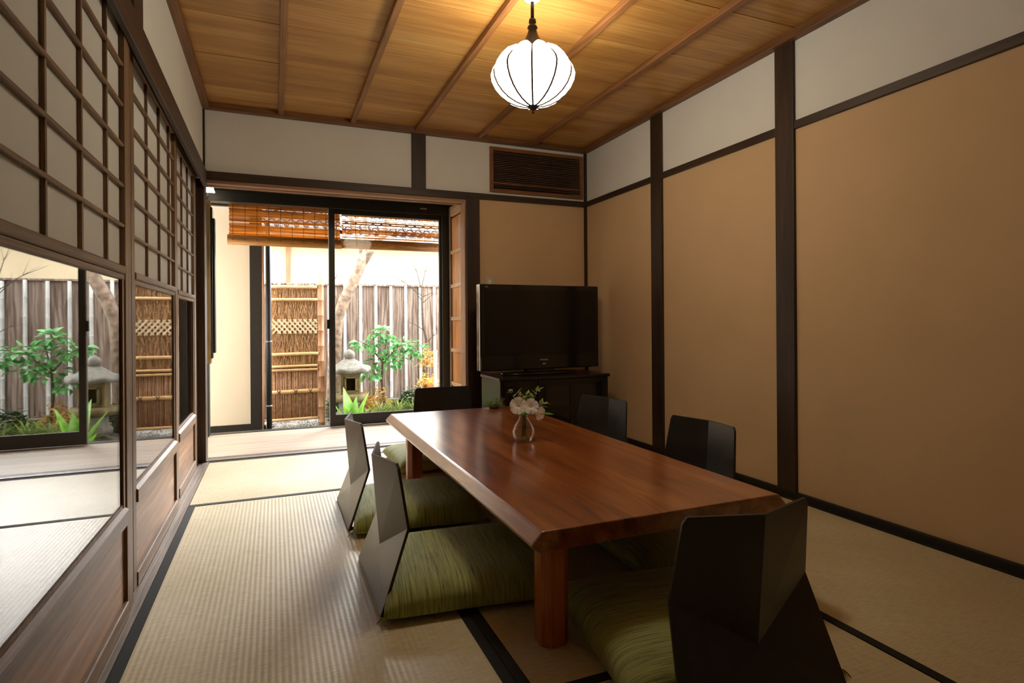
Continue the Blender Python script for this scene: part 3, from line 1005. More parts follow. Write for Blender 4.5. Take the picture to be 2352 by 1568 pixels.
def text(body, size, loc, mat, parent, name, rot=(PI / 2, 0, 0)):
    cu = bpy.data.curves.new(name, 'FONT')
    cu.body = body
    cu.size = size
    cu.align_x = 'CENTER'
    cu.extrude = .0003
    o = bpy.data.objects.new(name, cu)
    COL.objects.link(o)
    dg = bpy.context.evaluated_depsgraph_get()
    me = bpy.data.meshes.new_from_object(o.evaluated_get(dg))
    bpy.data.objects.remove(o)
    me.materials.clear()
    me.materials.append(mat)
    return link(name, me, parent, 0, 2, loc, rot)


text('MITSUBISHI', .0135, (.012, -.0242, z0 + .064), M['logo'], tv_, 'lettering')
text('REAL', .010, (-W2 + .050, -.0203, z1 - .022), M['logo'], tv_, 'lettering')
e_ = lathe('emblem', [(.010, 0), (.010, .0008)], M['logo'], tv_, 24, None)
e_.location = (.012, -.0236, z0 + .038); e_.rotation_euler = (PI / 2, 0, 0); e_.scale = (1.2, .5, 1)

cb = thing('tv_cabinet', 'black-brown television cabinet with smoked glass doors', 'cabinet', (1.42, 3.67, 0))
cw, cd_, chh = .850, .385, .520
box('cabinet_top', (-.012, -.012, .498, cw + .012, cd_, chh), M['cab'], cb, .005)
box('side_panel', (0, 0, .0, .024, cd_, .498), M['cab_side'], cb, .003)
box('side_panel', (cw - .024, 0, 0, cw, cd_, .498), M['cab'], cb, .003)
box('back_panel', (.024, cd_ - .012, .02, cw - .024, cd_, .498), M['cab'], cb)
box('divider', (.265, .004, .05, .283, cd_ - .012, .498), M['cab'], cb)
box('plinth', (.024, .012, .0, cw - .024, cd_ - .012, .05), M['cab'], cb)
box('shelf', (.024, .03, .262, cw - .024, cd_ - .012, .28), M['cab'], cb)
for a, b_, n_ in ((.026, .264, 2), (.284, cw - .026, 2)):
    dd = boxes('door', [(a, -.006, .052, a + .03, .012, .494), (b_ - .03, -.006, .052, b_, .012, .494), (a + .03, -.006, .052, b_ - .03, .012, .09), (a + .03, -.006, .456, b_ - .03, .012, .494), (a + .03, -.006, .255, b_ - .03, .012, .305)], M['cab'], cb, .002)
    mid = (a + b_) / 2
    box('glazing_bar', (mid - .02, -.005, .09, mid + .02, .011, .456), M['cab'], dd, .002)
    for p, q in ((a + .03, mid - .02), (mid + .02, b_ - .03)):
        box('glass_pane', (p, .001, .305, q, .005, .456), M['smoke'], dd)
        box('glass_pane', (p, .001, .09, q, .005, .255), M['smoke'], dd)
    kn = lathe('knob', [(.006, 0), (.009, .010), (.007, .014)], M['iron'], dd, 12)
    kn.location = (b_ - .014, -.006, .30); kn.rotation_euler = (PI / 2, 0, 0)

# ------------------------------------------------------------------ pendant lamp
pd = thing('pendant_lamp', 'cream fabric pendant lamp with black ribs hanging over the table', 'lamp', (1.066, 2.33, 0))
lathe('ceiling_canopy', [(.004, 2.318), (.022, 2.320), (.036, 2.332), (.042, 2.352)], M['white'], pd, 28)
tube('rod', [(0, 0, 2.325), (0, 0, 2.245)], .0075, M['iron'], pd, 10)
lathe('cap', [(.002, 2.25), (.015, 2.242), (.017, 2.228), (.011, 2.220), (.020, 2.212), (.023, 2.204), (.017, 2.196), (.026, 2.170), (.046, 2.130), (.062, 2.108), (.064, 2.102), (.056, 2.100)][::-1], M['iron'], pd, 28)
NR = 10
prof = [(.050, 2.100), (.085, 2.090), (.118, 2.070), (.145, 2.046), (.163, 2.024), (.172, 2.000), (.168, 1.972), (.155, 1.942), (.134, 1.914), (.108, 1.891), (.076, 1.873), (.042, 1.861), (.016, 1.857)]
a_off = .18
seg = 8
V, Fc = [], []
for r_, z_ in prof:
    for k_ in range(seg + 1):
        u_ = k_ / seg
        t = (u_ - .5) * 2 * PI / NR
        bulge = math.sin(u_ * PI)
        rr = r_ * (1 + .085 * bulge)
        zz = z_ + (.020 * bulge if z_ > 2.06 else .014 * bulge if z_ > 2.03 else .006 * bulge if z_ > 2.01 else 0)
        V.append((rr * math.cos(t), rr * math.sin(t), zz))
for i in range(len(prof) - 1):
    for k_ in range(seg):
        a = i * (seg + 1) + k_
        Fc.append((a, a + 1, a + seg + 2, a + seg + 1))
o0 = mesh('shade_panel', V, Fc, M['shade'], pd, True)
for i in range(NR):
    a = 2 * PI * i / NR + a_off
    o = o0 if i == 0 else o0.copy()
    if i:
        COL.objects.link(o)
    o.rotation_euler = (0, 0, a)
rb = tube('rib', [(r_ * 1.025, 0, z_) for r_, z_ in prof], .0045, M['iron'], pd, 8)
for i in range(NR):
    a = 2 * PI * (i + .5) / NR + a_off
    o = rb if i == 0 else rb.copy()
    if i:
        COL.objects.link(o)
    o.rotation_euler = (0, 0, a)
lathe('finial', [(.003, 1.826), (.007, 1.832), (.005, 1.838), (.016, 1.846), (.024, 1.856), (.022, 1.864), (.010, 1.868)], M['iron'], pd, 20)

# ------------------------------------------------------------------ vase and flowers
VX, VY, VZ = 1.085, 2.505, .3412
vs = thing('glass_vase', 'small round clear glass vase with water on the table', 'vase', (VX, VY, VZ))
outer = [(.026, 0), (.034, .002), (.044, .016), (.051, .036), (.050, .056), (.042, .076), (.029, .094), (.021, .108), (.019, .118), (.022, .126)]
inner = [(.0195, .126), (.0165, .118), (.0185, .108), (.0265, .094), (.039, .076), (.047, .056), (.048, .036), (.041, .018), (.030, .007), (.004, .006)]
lathe('glass_body', outer + inner, M['vase'], vs, 40)
lathe('water', [(.004, .0075), (.0295, .0085), (.0395, .019), (.0462, .036), (.0455, .052), (.0425, .062), (.004, .0622)], M['water'], vs, 40)


def leaf_mesh(name, length, width, mat, fold=.25, droop=.2, n=5):
    V, Fc = [], []
    for i in range(n + 1):
        t = i / n
        w = width * math.sin(PI * min(1, t ** .75)) * .5 + (.0008 if i in (0,) else 0)
        z = -droop * length * t * t
        V += [(length * t, -w, z + fold * w), (length * t, 0, z), (length * t, w, z + fold * w)]
    for i in range(n):
        a = i * 3
        Fc += [(a, a + 1, a + 4, a + 3), (a + 1, a + 2, a + 5, a + 4)]
    me = bpy.data.meshes.new(name)
    me.from_pydata(V, [], Fc)
    me.polygons.foreach_set('use_smooth', [True] * len(me.polygons))
    me.materials.append(mat)
    return me


def aim(d, roll=0):
    """rotation that takes +X to direction d"""
    q = Vector(d).to_track_quat('X', 'Z')
    return (q @ Euler((roll, 0, 0)).to_quaternion()).to_euler()


# petal: fan shaped, ruffled
V, Fc = [], []
nu, nvv = 6, 6
for i in range(nu + 1):
    t = i / nu
    for j in range(nvv + 1):
        s_ = -1 + 2 * j / nvv
        ang = s_ * .66 * (1 - .12 * t)
        rr = .003 + .036 * t * (1 - .10 * s_ * s_ * t) * (1 - .05 * (1 - abs(s_)) * (t > .9))
        V.append((rr * math.cos(ang), rr * math.sin(ang), .020 * t ** .5 - .006 * t * t + .0028 * math.sin(s_ * 6) * t * t))
for i in range(nu):
    for j in range(nvv):
        a = i * (nvv + 1) + j
        Fc.append((a, a + nvv + 1, a + nvv + 2, a + 1))
PM = bpy.data.meshes.new('petal')
PM.from_pydata(V, [], Fc)
PM.polygons.foreach_set('use_smooth', [True] * len(PM.polygons))
PM.materials.append(M['petal'])

toc = Vector((-.40, -.87, .29)).normalized()
flowers = [((-.036, -.030, .172), Vector((-.62, -.74, .20)), 1.10, 'white ruffled flower in the vase, the widest open one'),
           ((.022, -.034, .166), Vector((-.30, -.92, .22)), 1.0, 'white ruffled flower in the middle of the vase'),
           ((.066, -.026, .132), Vector((.34, -.90, -.10)), .88, 'white ruffled flower nodding beside the vase neck')]
for p, dr, sc_, lb in flowers:
    fo = thing('white_flower', lb, 'flower', (VX, VY, VZ), 0, 'white flowers in the vase')
    q = dr.to_track_quat('Z', 'Y')
    for k_ in range(5):
        rot = (q @ Euler((0, 0, 2 * PI * k_ / 5 + .3)).to_quaternion()).to_euler()
        o = link('petal', PM, fo, 0, 2, p, rot)
        o.scale = (sc_,) * 3
    e_ = lathe('eye', [(.0015, .016), (.0048, .018), (.004, .0225), (.001, .024)], M['flower_eye'], fo, 10, None)
    e_.location = p; e_.rotation_euler = q.to_euler()
    back = Vector(p) - dr.normalized() * .006
    tube('stem', [(.012 * (p[0] / .07), -.004, .012), (p[0] * .12, -.004, .085), (p[0] * .2, -.005, .125), tuple(back)], [.0016, .0016, .0015, .0016], M['leaf_grass'], fo, 6)

LS = leaf_mesh('vase_leaf_small', .027, .012, M['sprig'], .25, .2)
LD = leaf_mesh('vase_leaf_dark', .036, .018, M['leaf'], .25, .3)
rnd = random.Random(12)


def sprig(lb, path, leafs, mesh_, scale=(.8, 1.2)):
    t_ = thing('leafy_sprig', lb, 'sprig', (VX, VY, VZ), 0, 'green sprigs in the vase')
    tube('stem', path, [.0015, .0013, .0012, .0008][:len(path)], M['leaf_grass'], t_, 5)
    P = [Vector(p) for p in path]
    for k_ in range(leafs):
        f_ = rnd.uniform(.0, 1)
        b_ = P[-2].lerp(P[-1], f_)
        d_ = (P[-1] - P[-2]).normalized() * .6 + Vector((rnd.uniform(-1, 1), rnd.uniform(-1, 1), rnd.uniform(-.5, .8)))
        o = link('leaf', mesh_, t_, 0, 2, tuple(b_), aim(d_, rnd.uniform(-.6, .6)))
        o.scale = (rnd.uniform(*scale),) * 3
    return t_


sprig('pale feathery sprig rising between the two larger white flowers', [(-.004, .004, .02), (-.003, .004, .12), (-.012, .010, .19), (-.022, .006, .236)], 26, LS, (.7, 1.2))
sprig('pale feathery sprig behind the middle white flower', [(.004, .004, .02), (.003, .006, .12), (.018, .016, .18), (.026, .004, .222)], 22, LS, (.7, 1.2))
sprig('thin leafy sprig standing tall behind the nodding flower', [(.006, .0, .02), (.004, .0, .12), (.050, .008, .18), (.070, -.004, .232)], 9, LS, (1.1, 1.7))
sprig('pale sprig arching out over the nodding flower', [(.006, .002, .02), (.005, .002, .12), (.07, .0, .15), (.118, -.012, .182)], 12, LS, (1.1, 1.7))
sprig('dark green leafy sprig filling the vase mouth', [(-.003, -.002, .02), (-.002, -.002, .10), (-.010, -.014, .118), (.006, -.016, .152)], 20, LD, (.6, 1.1))
sp = sprig('round-budded sprig over the widest flower', [(-.006, .002, .02), (-.004, .003, .12), (-.040, .006, .20), (-.064, -.004, .232)], 4, LD, (.7, 1.0))
lathe('bud', [(.001, 0), (.010, .006), (.013, .013), (.010, .020), (.002, .024)], M['sprig'], sp, 12, (-.066, -.004, .226))
sp = sprig('sprig ending in one broad bright green leaf beside the vase', [(.006, -.002, .02), (.006, -.002, .11), (.05, -.01, .13), (.085, -.02, .128)], 1, LS)
o = link('leaf', leaf_mesh('broad_leaf', .062, .030, M['leaf_bright'], .15, .05), sp, 0, 2, (.083, -.02, .128), aim((1, -.42, -.05), .25))

# feathery sprig at the far edge of the table
fs = thing('feathery_plant', 'small feathery pale green plant at the far edge of the table', 'plant', (1.325, 3.535, .3412))
rnd = random.Random(9)
V, Fc = [], []
for i in range(110):
    a = rnd.uniform(0, 2 * PI)
    l_ = rnd.uniform(.03, .085)
    e_ = rnd.uniform(.15, 1.2)
    b0 = Vector((rnd.uniform(-.03, .03), rnd.uniform(-.02, .02), .003))
    d_ = Vector((math.cos(a) * math.cos(e_), math.sin(a) * math.cos(e_), math.sin(e_)))
    tube_vf([b0, b0 + d_ * l_ * .5 + Vector((0, 0, .006)), b0 + d_ * l_], [.0030, .0026, .0008], 4, V, Fc)
o = mesh('foliage', V, Fc, M['sprig'], fs, True); o['kind'] = 'stuff'

# ------------------------------------------------------------------ garden
GZ = -.30
gd = struct(thing('garden_ground', 'ground', 'ground'), 'soil bed of the courtyard garden', 'ground')
n = 40
V, Fc = [], []
rnd = random.Random(2)
for i in range(n + 1):
    for j in range(n + 1):
        x, y = -2.0 + 6.5 * i / n, 5.1 + 3.6 * j / n
        bed = max(0, min(1, (y - 6.3) / .5)) * max(0, min(1, (x - .62) / .2))
        V.append((x, y, GZ + .10 * bed + rnd.uniform(-.012, .012)))
for i in range(n):
    for j in range(n):
        a = i * (n + 1) + j
        Fc.append((a, a + n + 1, a + n + 2, a + 1))
mesh('soil', V, Fc, M['soil'], gd, True)

# gravel strip
V, Fc = [], []
rnd = random.Random(4)
for i in range(2600):
    x, y = rnd.uniform(-.35, .85), rnd.uniform(6.2, 7.6)
    r_ = rnd.uniform(.010, .022)
    b_ = len(V)
    z = GZ + .008
    pts = [(1, 0, 0), (-1, 0, 0), (0, 1, 0), (0, -1, 0), (0, 0, .7), (0, 0, -.7)]
    V += [(x + p[0] * r_ * rnd.uniform(.7, 1.2), y + p[1] * r_ * rnd.uniform(.7, 1.2), z + p[2] * r_) for p in pts]
    Fc += [tuple(b_ + q for q in t) for t in ((0, 2, 4), (2, 1, 4), (1, 3, 4), (3, 0, 4), (2, 0, 5), (1, 2, 5), (3, 1, 5), (0, 3, 5))]
o = mesh('gravel', V, Fc, M['gravel'], None)
tag(o, 'grey gravel under the bamboo sleeve fence', 'gravel', kind='stuff')

# stone edging of the bed
for i, (x, y, l_) in enumerate(((1.46, 7.42, .30), (1.80, 7.43, .34), (2.16, 7.42, .34))):
    o = box('edging_stone', (-l_ / 2, -.05, 0, l_ / 2, .05, .235), M['stone'], None, .012, (x, y, GZ), (0, 0, rnd.uniform(-.05, .05)))
    tag(o, 'low grey edging stone along the planting bed', 'stone', 'edging stones of the bed')

# board fence with bamboo battens
fe = thing('board_fence', 'weathered wooden board fence with pale bamboo battens', 'fence', (0, 8.0, 0))
sp_ = .2035
x = .872 - 14 * sp_
bat = None
i = 0
while x < 4.0:
    o = box('board', (-sp_ / 2 + .002, .0, 0, sp_ / 2 - .002, .022, 1.70), M['fence'], fe, .002, (x + sp_ / 2, rnd.uniform(-.004, .004), GZ))
    if bat is None:
        zs = [k_ * .025 for k_ in range(70)]
        path, rad = [], []
        z = 0
        while z < 1.72:
            for dz, rr in ((0, .0125), (.20, .0125), (.208, .0145), (.214, .0145), (.22, .0125)):
                path.append((0, 0, z + dz)); rad.append(rr)
            z += .2201
        while path[-1][2] > 1.72:
            path.pop(); rad.pop()
        path.append((0, 0, 1.72)); rad.append(.0125)
        rad = [q * 1.6 for q in rad]
        bat = tube('bamboo_batten', path, rad, M['batten'], fe, 8)
        o2 = bat
    else:
        o2 = bat.copy(); COL.objects.link(o2)
    o2.location = (x, -.022, GZ + rnd.uniform(-.03, 0))
    x += sp_
    i += 1
box('cap_rail', (-2.0, -.03, 1.40, 4.0, .035, 1.425), M['fence'], fe, .004)
box('back_rail', (-2.0, .024, .2, 4.0, .06, .28), M['fence'], fe)

# neighbour's cream wall and tiled roof
nw = struct(thing('wall_neighbour', 'wall', 'wall'), 'cream stucco wall of the neighbouring house beyond the fence', 'wall')
box('stucco', (-3.0, 8.75, -.5, 5.0, 8.9, 2.45), M['cream'], nw)
box('wall_post', (.155, 8.72, -.5, .215, 8.76, 2.4), M['bamboo_post'], nw)
rf = struct(thing('neighbour_roof', 'roof', 'roof'), 'grey tiled roof of the neighbouring house', 'roof')
rf.location = (0, 8.3, 2.16)
rf.rotation_euler = (R(24), 0, 0)
box('roof_board', (-3.0, 0, -.05, 5.0, 1.6, -.02), M['blackwood'], rf)
box('fascia', (-3.0, -.03, -.10, 5.0, .0, -.02), M['batten'], rf)
tl = None
for i in range(34):
    xx = -.9 + i * .125
    if tl is None:
        V, Fc = [], []
        for j in range(7):
            yb_ = -.05 + j * .22
            b_ = len(V)
            for e_, zz in ((0, .02), (1, 0)):
                for k_ in range(7):
                    t = PI * k_ / 6
                    V.append((math.cos(t) * .048, yb_ + e_ * .23, math.sin(t) * .045 + zz))
            for k_ in range(6):
                Fc.append((b_ + k_, b_ + k_ + 1, b_ + 7 + k_ + 1, b_ + 7 + k_))
        tl = mesh('tile_row', V, Fc, M['roof_tile'], rf, True)
        o = tl
    else:
        o = tl.copy(); COL.objects.link(o)
    o.location = (xx, 0, -.018)

# own eaves: beam and sloping roof over the veranda
ev = struct(thing('eaves', 'eaves', 'roof'), 'dark eaves over the garden window', 'roof')
V, Fc = box_vf((-2.0, 0, 0, 3.2, 1.15, .06))
mesh('eaves_board', V, Fc, M['dark_x'], ev, False, 0, 2, (0, 5.1, 2.34), (R(-14), 0, 0))
box('eaves_beam', (-2.0, 5.72, 1.955, 3.2, 5.78, 2.005), M['blackwood'], ev, .004)
for i in range(9):
    mesh('rafter', *box_vf((-.02, 0, -.05, .02, 1.12, 0)), M['dark_x'], ev, False, 0, 2, (-.7 + i * .36, 5.12, 2.335), (R(-14), 0, 0))
box('outer_wall', (-2.0, YE + .03, 1.98, 3.2, YE + .1, 2.6), M['dark_x'], ev)
box('outer_wall', (1.515, YE + .0, -.3, 3.2, YE + .1, 2.0), M['wing'], ev)
box('outer_wall', (-2.0, YE + .0, -.3, -.502, YE + .1, 2.0), M['wing'], ev)

# wing of the house with drain pipe
wg = struct(thing('wall_wing', 'wall', 'wall'), 'cream wing wall with dark post beside the bamboo fence', 'wall')
box('stucco', (-2.0, 6.26, -.085, -.222, 6.4, 2.5), M['wing'], wg)
box('corner_post', (-.222, 6.245, -.085, -.108, 6.41, 2.5), M['blackwood'], wg, .003)
box('base_beam', (-2.0, 6.24, -.30, -.10, 6.42, -.083), M['blackwood'], wg, .003)
dp = thing('drain_pipe', 'black drain pipe in front of the dark wing post', 'pipe', (-.052, 6.24, GZ))
tube('pipe', [(0, 0, .0), (0, 0, 2.2)], .026, M['pipe'], dp, 14)
for z in (.38, 1.02, 2.02):
    tube('bracket', [(0, 0, z), (0, 0, z + .012)], .031, M['silver'], dp, 14)
prism('outlet_shoe', [(-.045, .0), (-.015, .0), (-.03, .20), (-.055, .20)], 'Y', -.05, -.01, M['pipe'], dp)
bp_ = thing('bamboo_pole', 'slim brown bamboo pole standing between wing post and drain pipe', 'pole', (-.106, 6.20, GZ))
tube('cane', [(0, 0, 0.0), (.003, 0, .7), (.006, 0, 1.5), (.008, 0, 2.1)], .0105, M['bamboo_post'], bp_, 10)


def bamboo_vf(p0, p1, r_, sp=.22, n=10, V=None, Fc=None):
    p0, p1 = Vector(p0), Vector(p1)
    L = (p1 - p0).length
    d_ = (p1 - p0) / L
    path, rad = [p0], [r_]
    t = sp * .4
    while t < L - .03:
        for dt, k_ in ((-.008, 1), (-.003, 1.10), (.003, 1.10), (.008, 1)):
            path.append(p0 + d_ * (t + dt)); rad.append(r_ * k_)
        t += sp
    path.append(p1); rad.append(r_)
    return tube_vf(path, rad, n, V, Fc)


# bamboo sleeve fence
sf = thing('bamboo_sleeve_fence', 'bamboo and brushwood sleeve fence with pale rails and lattice band', 'fence', (0, 7.0, 0))
SX0, SX1 = -.035, .455
V, Fc = bamboo_vf((.498, .0, GZ), (.490, .0, 1.492), .037, .175, 14)
mesh('bamboo_post', V, Fc, M['bamboo_post'], sf, True)
box('brushwood_core', (SX0, .012, .41, SX1, .03, 1.33), M['twig_back'], sf)
rnd = random.Random(21)
V, Fc = [], []
for i in range(900):
    x = rnd.uniform(SX0, SX1)
    z = rnd.uniform(.40, 1.28)
    if .80 < z < .93:
        continue
    l_ = rnd.uniform(.08, .18)
    dx_ = rnd.uniform(-.35, .35) * l_
    y_ = rnd.uniform(-.012, .010)
    tube_vf([(x, y_, z), (x + dx_ * .5 + rnd.uniform(-.006, .006), y_ - .004, z + l_ * .5), (min(max(x + dx_, SX0), SX1), y_, min(z + l_, 1.33))], [.0028, .0026, .0016], 3, V, Fc, False)
o = mesh('brushwood', V, Fc, M['twig'], sf); o['kind'] = 'stuff'
V, Fc = [], []
x = SX0 + .006
while x < SX1:
    r_ = rnd.uniform(.0042, .0068)
    tube_vf([(x, rnd.uniform(-.004, .004), -.175), (x + rnd.uniform(-.003, .003), 0, .13), (x + rnd.uniform(-.004, .004), 0, .43)], r_, 5, V, Fc)
    x += r_ * 2 + rnd.uniform(.001, .006)
o = mesh('cane_panel', V, Fc, M['cane'], sf, True); o['kind'] = 'stuff'
box('cane_backing', (SX0, .014, -.17, SX1, .02, .42), M['twig_back'], sf)
# rails: (z, radius, right end)
for z, r_, xe in ((1.315, .018, SX1), (1.172, .016, SX1 + .01), (.555, .018, SX1 + .01), (.418, .015, SX1), (.378, .015, SX1), (.132, .023, SX1 + .02), (-.180, .016, SX1)):
    V, Fc = bamboo_vf((SX0 - .02, -.022, z), (xe, -.022, z + rnd.uniform(-.004, .008)), r_, .31, 10)
    mesh('bamboo_rail', V, Fc, M['bamboo'], sf, True)
for x in (.04, .22, .375):
    V, Fc = [], []
    for a in (-1, 1):
        tube_vf([(x - .018 * a, -.046, .108), (x, -.049, .132), (x + .018 * a, -.046, .158)], .004, 5, V, Fc)
    mesh('tie_cord', V, Fc, M['cord'], sf)
# lattice band of split laths
for sgn in (-1, 1):
    for i in range(10):
        x = SX0 - .04 + i * .055
        for q in (0,):
            xa, xb = (x, x + .14) if sgn > 0 else (x + .14, x)
            V = []
            y_ = -.020 if sgn > 0 else -.026
            pts = [(xa, .79), (xb, .95)]
            if min(xa, xb) < SX0 or max(xa, xb) > SX1 + .02:
                # clip to the panel
                def cl(x_):
                    t = (x_ - xa) / (xb - xa)
                    return (x_, .79 + t * .16)
                lo, hi = max(min(xa, xb), SX0), min(max(xa, xb), SX1)
                if hi - lo < .02:
                    continue
                pts = [cl(lo), cl(hi)]
            a, b_ = Vector((pts[0][0], 0, pts[0][1])), Vector((pts[1][0], 0, pts[1][1]))
            d_ = (b_ - a).normalized()
            nrm = Vector((-d_.z, 0, d_.x)) * .0085
            for p in (a, b_):
                for s_ in (-1, 1):
                    for yy in (y_, y_ + .004):
                        V.append((p.x + s_ * nrm.x, yy, p.z + s_ * nrm.z))
            mesh('lattice_lath', V, [(0, 2, 6, 4), (1, 5, 7, 3), (0, 4, 5, 1), (2, 3, 7, 6), (0, 1, 3, 2), (4, 6, 7, 5)], M['lath'], sf)

# ------------------------------------------------------------------ sudare blinds
def sudare(x0, x1, zt, zb, y, density, label, group, seed, roll_r=.044):
    t_ = thing('reed_blind', label, 'blind', (0, y, 0), 0, group)
    rnd = random.Random(seed)
    V, Fc = [], []
    z = zt
    while z > zb + roll_r * 1.5:
        if rnd.random() < density:
            h_ = rnd.uniform(.0022, .0034)
            dz = rnd.uniform(-.0015, .0015)
            y_ = rnd.uniform(-.002, .002)
            box_vf((x0 + rnd.uniform(-.004, .004), y_ - .002, z - h_, x1 + rnd.uniform(-.004, .004), y_ + .002, z + h_), V, Fc)
        z -= .0062
    o = mesh('reeds', V, Fc, M['reed_orange'], t_); o['kind'] = 'stuff'
    # rolled up end
    path = [(x0 - .012, -.004, zb + roll_r), ((x0 + x1) / 2, -.002, zb + roll_r), (x1 + .010, -.004, zb + roll_r)]
    tube('rolled_end', path, roll_r, M['reed_roll'], t_, 14)
    n_ = max(3, int((x1 - x0) / .088))
    for i in range(n_):
        xx = x0 + .03 + (x1 - x0 - .06) * i / (n_ - 1)
        tube('string', [(xx, -.004, zt), (xx, -.004, zb + roll_r * 2), (xx, -.008 - roll_r, zb + roll_r), (xx, -.006, zb - .002)], .0016, M['string'], t_, 4)
    return t_


sudare(-.352, .560, 1.990, 1.578, 5.47, .97, 'reed blind hung over the open half of the garden window', 'reed blinds outside the window', 31)
sudare(.575, 1.560, 1.990, 1.585, 5.47, .68, 'see-through reed blind hung behind the closed window sash', 'reed blinds outside the window', 32)

# ------------------------------------------------------------------ stone lantern
ln = thing('stone_lantern', 'mossy stone lantern with curved roof among the plants', 'lantern', (.805, 6.95, -.20))


def ngon_lathe(name, prof, n, mat, parent, lift=0.0, rot=0):
    V, Fc = [], []
    m_ = n * 4
    for r_, z, up in prof:
        for k_ in range(m_):
            t = 2 * PI * k_ / m_ + rot
            c = abs(math.cos(n * (t - rot) / 2))
            rr = r_ * (.88 + .12 * c)
            V.append((rr * math.cos(t), rr * math.sin(t), z + up * c ** 3))
    for i in range(len(prof) - 1):
        for k_ in range(m_):
            a, b_ = i * m_ + k_, i * m_ + (k_ + 1) % m_
            Fc.append((a, b_, b_ + m_, a + m_))
    Fc.append(tuple(reversed(range(m_))))
    Fc.append(tuple((len(prof) - 1) * m_ + k_ for k_ in range(m_)))
    return mesh(name, V, Fc, mat, parent, True)


ngon_lathe('pedestal', [(.15, 0, 0), (.16, .06, 0), (.12, .10, 0), (.12, .19, 0)], 6, M['stone'], ln)
ngon_lathe('platform', [(.15, .19, 0), (.21, .225, 0), (.215, .27, 0), (.17, .285, 0)], 6, M['moss_stone'], ln)
boxes('light_box', [(-.112, .08, .285, .112, .112, .52), (-.112, -.112, .285, -.08, .08, .52), (.08, -.112, .285, .112, .08, .52), (-.08, -.112, .285, .08, -.085, .32), (-.08, -.112, .48, .08, -.085, .52), (-.08, -.112, .32, -.05, -.085, .48), (.05, -.112, .32, .08, -.085, .48)], M['moss_stone'], ln, .006)
boxes('opening_frame', [(-.065, -.134, .32, -.05, -.11, .48), (.05, -.134, .32, .065, -.11, .48), (-.065, -.134, .47, .065, -.11, .485), (-.065, -.134, .315, .065, -.11, .33)], M['moss_stone'], ln)
ngon_lathe('roof', [(.12, .515, 0), (.235, .525, .02), (.25, .545, .035), (.235, .57, .028), (.16, .61, .008), (.10, .66, 0), (.055, .69, 0)], 6, M['stone'], ln)
lathe('finial', [(.04, .685), (.062, .705), (.068, .735), (.055, .765), (.03, .785), (.004, .80)], M['stone'], ln, 18)

# ------------------------------------------------------------------ trees and plants
tr = thing('garden_tree', 'bare tree with a leaning mottled trunk that forks under the blind', 'tree', (.70, 7.42, -.22))


def rel(pts):
    return [(x - .70, y - 7.42, z + .22) for x, y, z in pts]


tube('trunk', rel([(.66, 7.42, -.25), (.675, 7.42, .2), (.69, 7.42, .62), (.715, 7.42, .95), (.80, 7.41, 1.18), (.93, 7.40, 1.45), (1.02, 7.40, 1.68), (1.05, 7.40, 1.80)]), [.10, .085, .08, .075, .070, .066, .066, .05], M['bark'], tr, 14)
for pts, r_ in (([(1.04, 7.40, 1.72), (.99, 7.38, 1.92), (.90, 7.36, 2.15), (.84, 7.36, 2.4)], [.045, .032, .026, .018]),
                ([(1.03, 7.40, 1.66), (1.14, 7.40, 1.84), (1.27, 7.38, 2.0), (1.36, 7.36, 2.3)], [.055, .048, .04, .03]),
                ([(1.05, 7.40, 1.74), (1.08, 7.42, 1.95), (1.06, 7.44, 2.3)], [.04, .034, .024]),
                ([(1.20, 7.39, 1.92), (1.33, 7.35, 2.02), (1.48, 7.33, 2.14)], [.03, .02, .012]),
                ([(.715, 7.42, .92), (.70, 7.43, 1.15), (.655, 7.44, 1.42), (.63, 7.44, 1.75)], [.04, .030, .022, .012]),
                ([(.66, 7.44, 1.40), (.74, 7.43, 1.52)], [.008, .004])):
    tube('branch', rel(pts), r_, M['bark'], tr, 9)

# thin bare shrub by the fence
bs = thing('bare_shrub', 'thin leafless shrub with fine twigs against the fence', 'shrub', (1.86, 7.75, -.20))
tube('stem', [(.04, 0, 0), (.03, 0, .5), (.06, -.01, .86), (.01, -.02, 1.08), (.0, -.02, 1.35), (-.01, -.02, 1.58)], [.022, .02, .02, .018, .015, .008], M['bark_dark'], bs, 8)
rnd = random.Random(6)
for p, d_, l_ in (((0, -.02, 1.46), (-.55, 0, .35), .55), ((-.01, -.02, 1.56), (-.25, 0, .8), .42), ((-.01, -.02, 1.56), (.22, 0, .8), .40), ((0, -.02, 1.40), (-.4, 0, .4), .35), ((0, -.02, 1.36), (.55, 0, .35), .30), ((.02, -.02, 1.0), (-.6, 0, .25), .30), ((.04, -.01, .8), (.5, 0, .4), .28), ((0, -.02, 1.45), (.7, 0, .12), .25)):
    p, d_ = Vector(p), Vector(d_).normalized()
    q = p + d_ * l_ * .5 + Vector((0, 0, .03))
    tube('twig', [p, q, p + d_ * l_], [.006, .004, .0015], M['bark_dark'], bs, 5)
    for s_ in (-1, 1):
        tube('twig', [q, q + (d_ + Vector((s_ * .5, 0, .4))).normalized() * l_ * .35], [.003, .001], M['bark_dark'], bs, 4)

# pale stake at the right
st = thing('garden_stake', 'pale wooden stake standing beside the window jamb', 'stake', (1.772, 6.72, -.22))
box('post', (-.02, -.02, 0, .02, .02, .78), M['batten'], st, .004)
box('post_cap', (-.023, -.023, .775, .023, .023, .79), M['lath'], st)


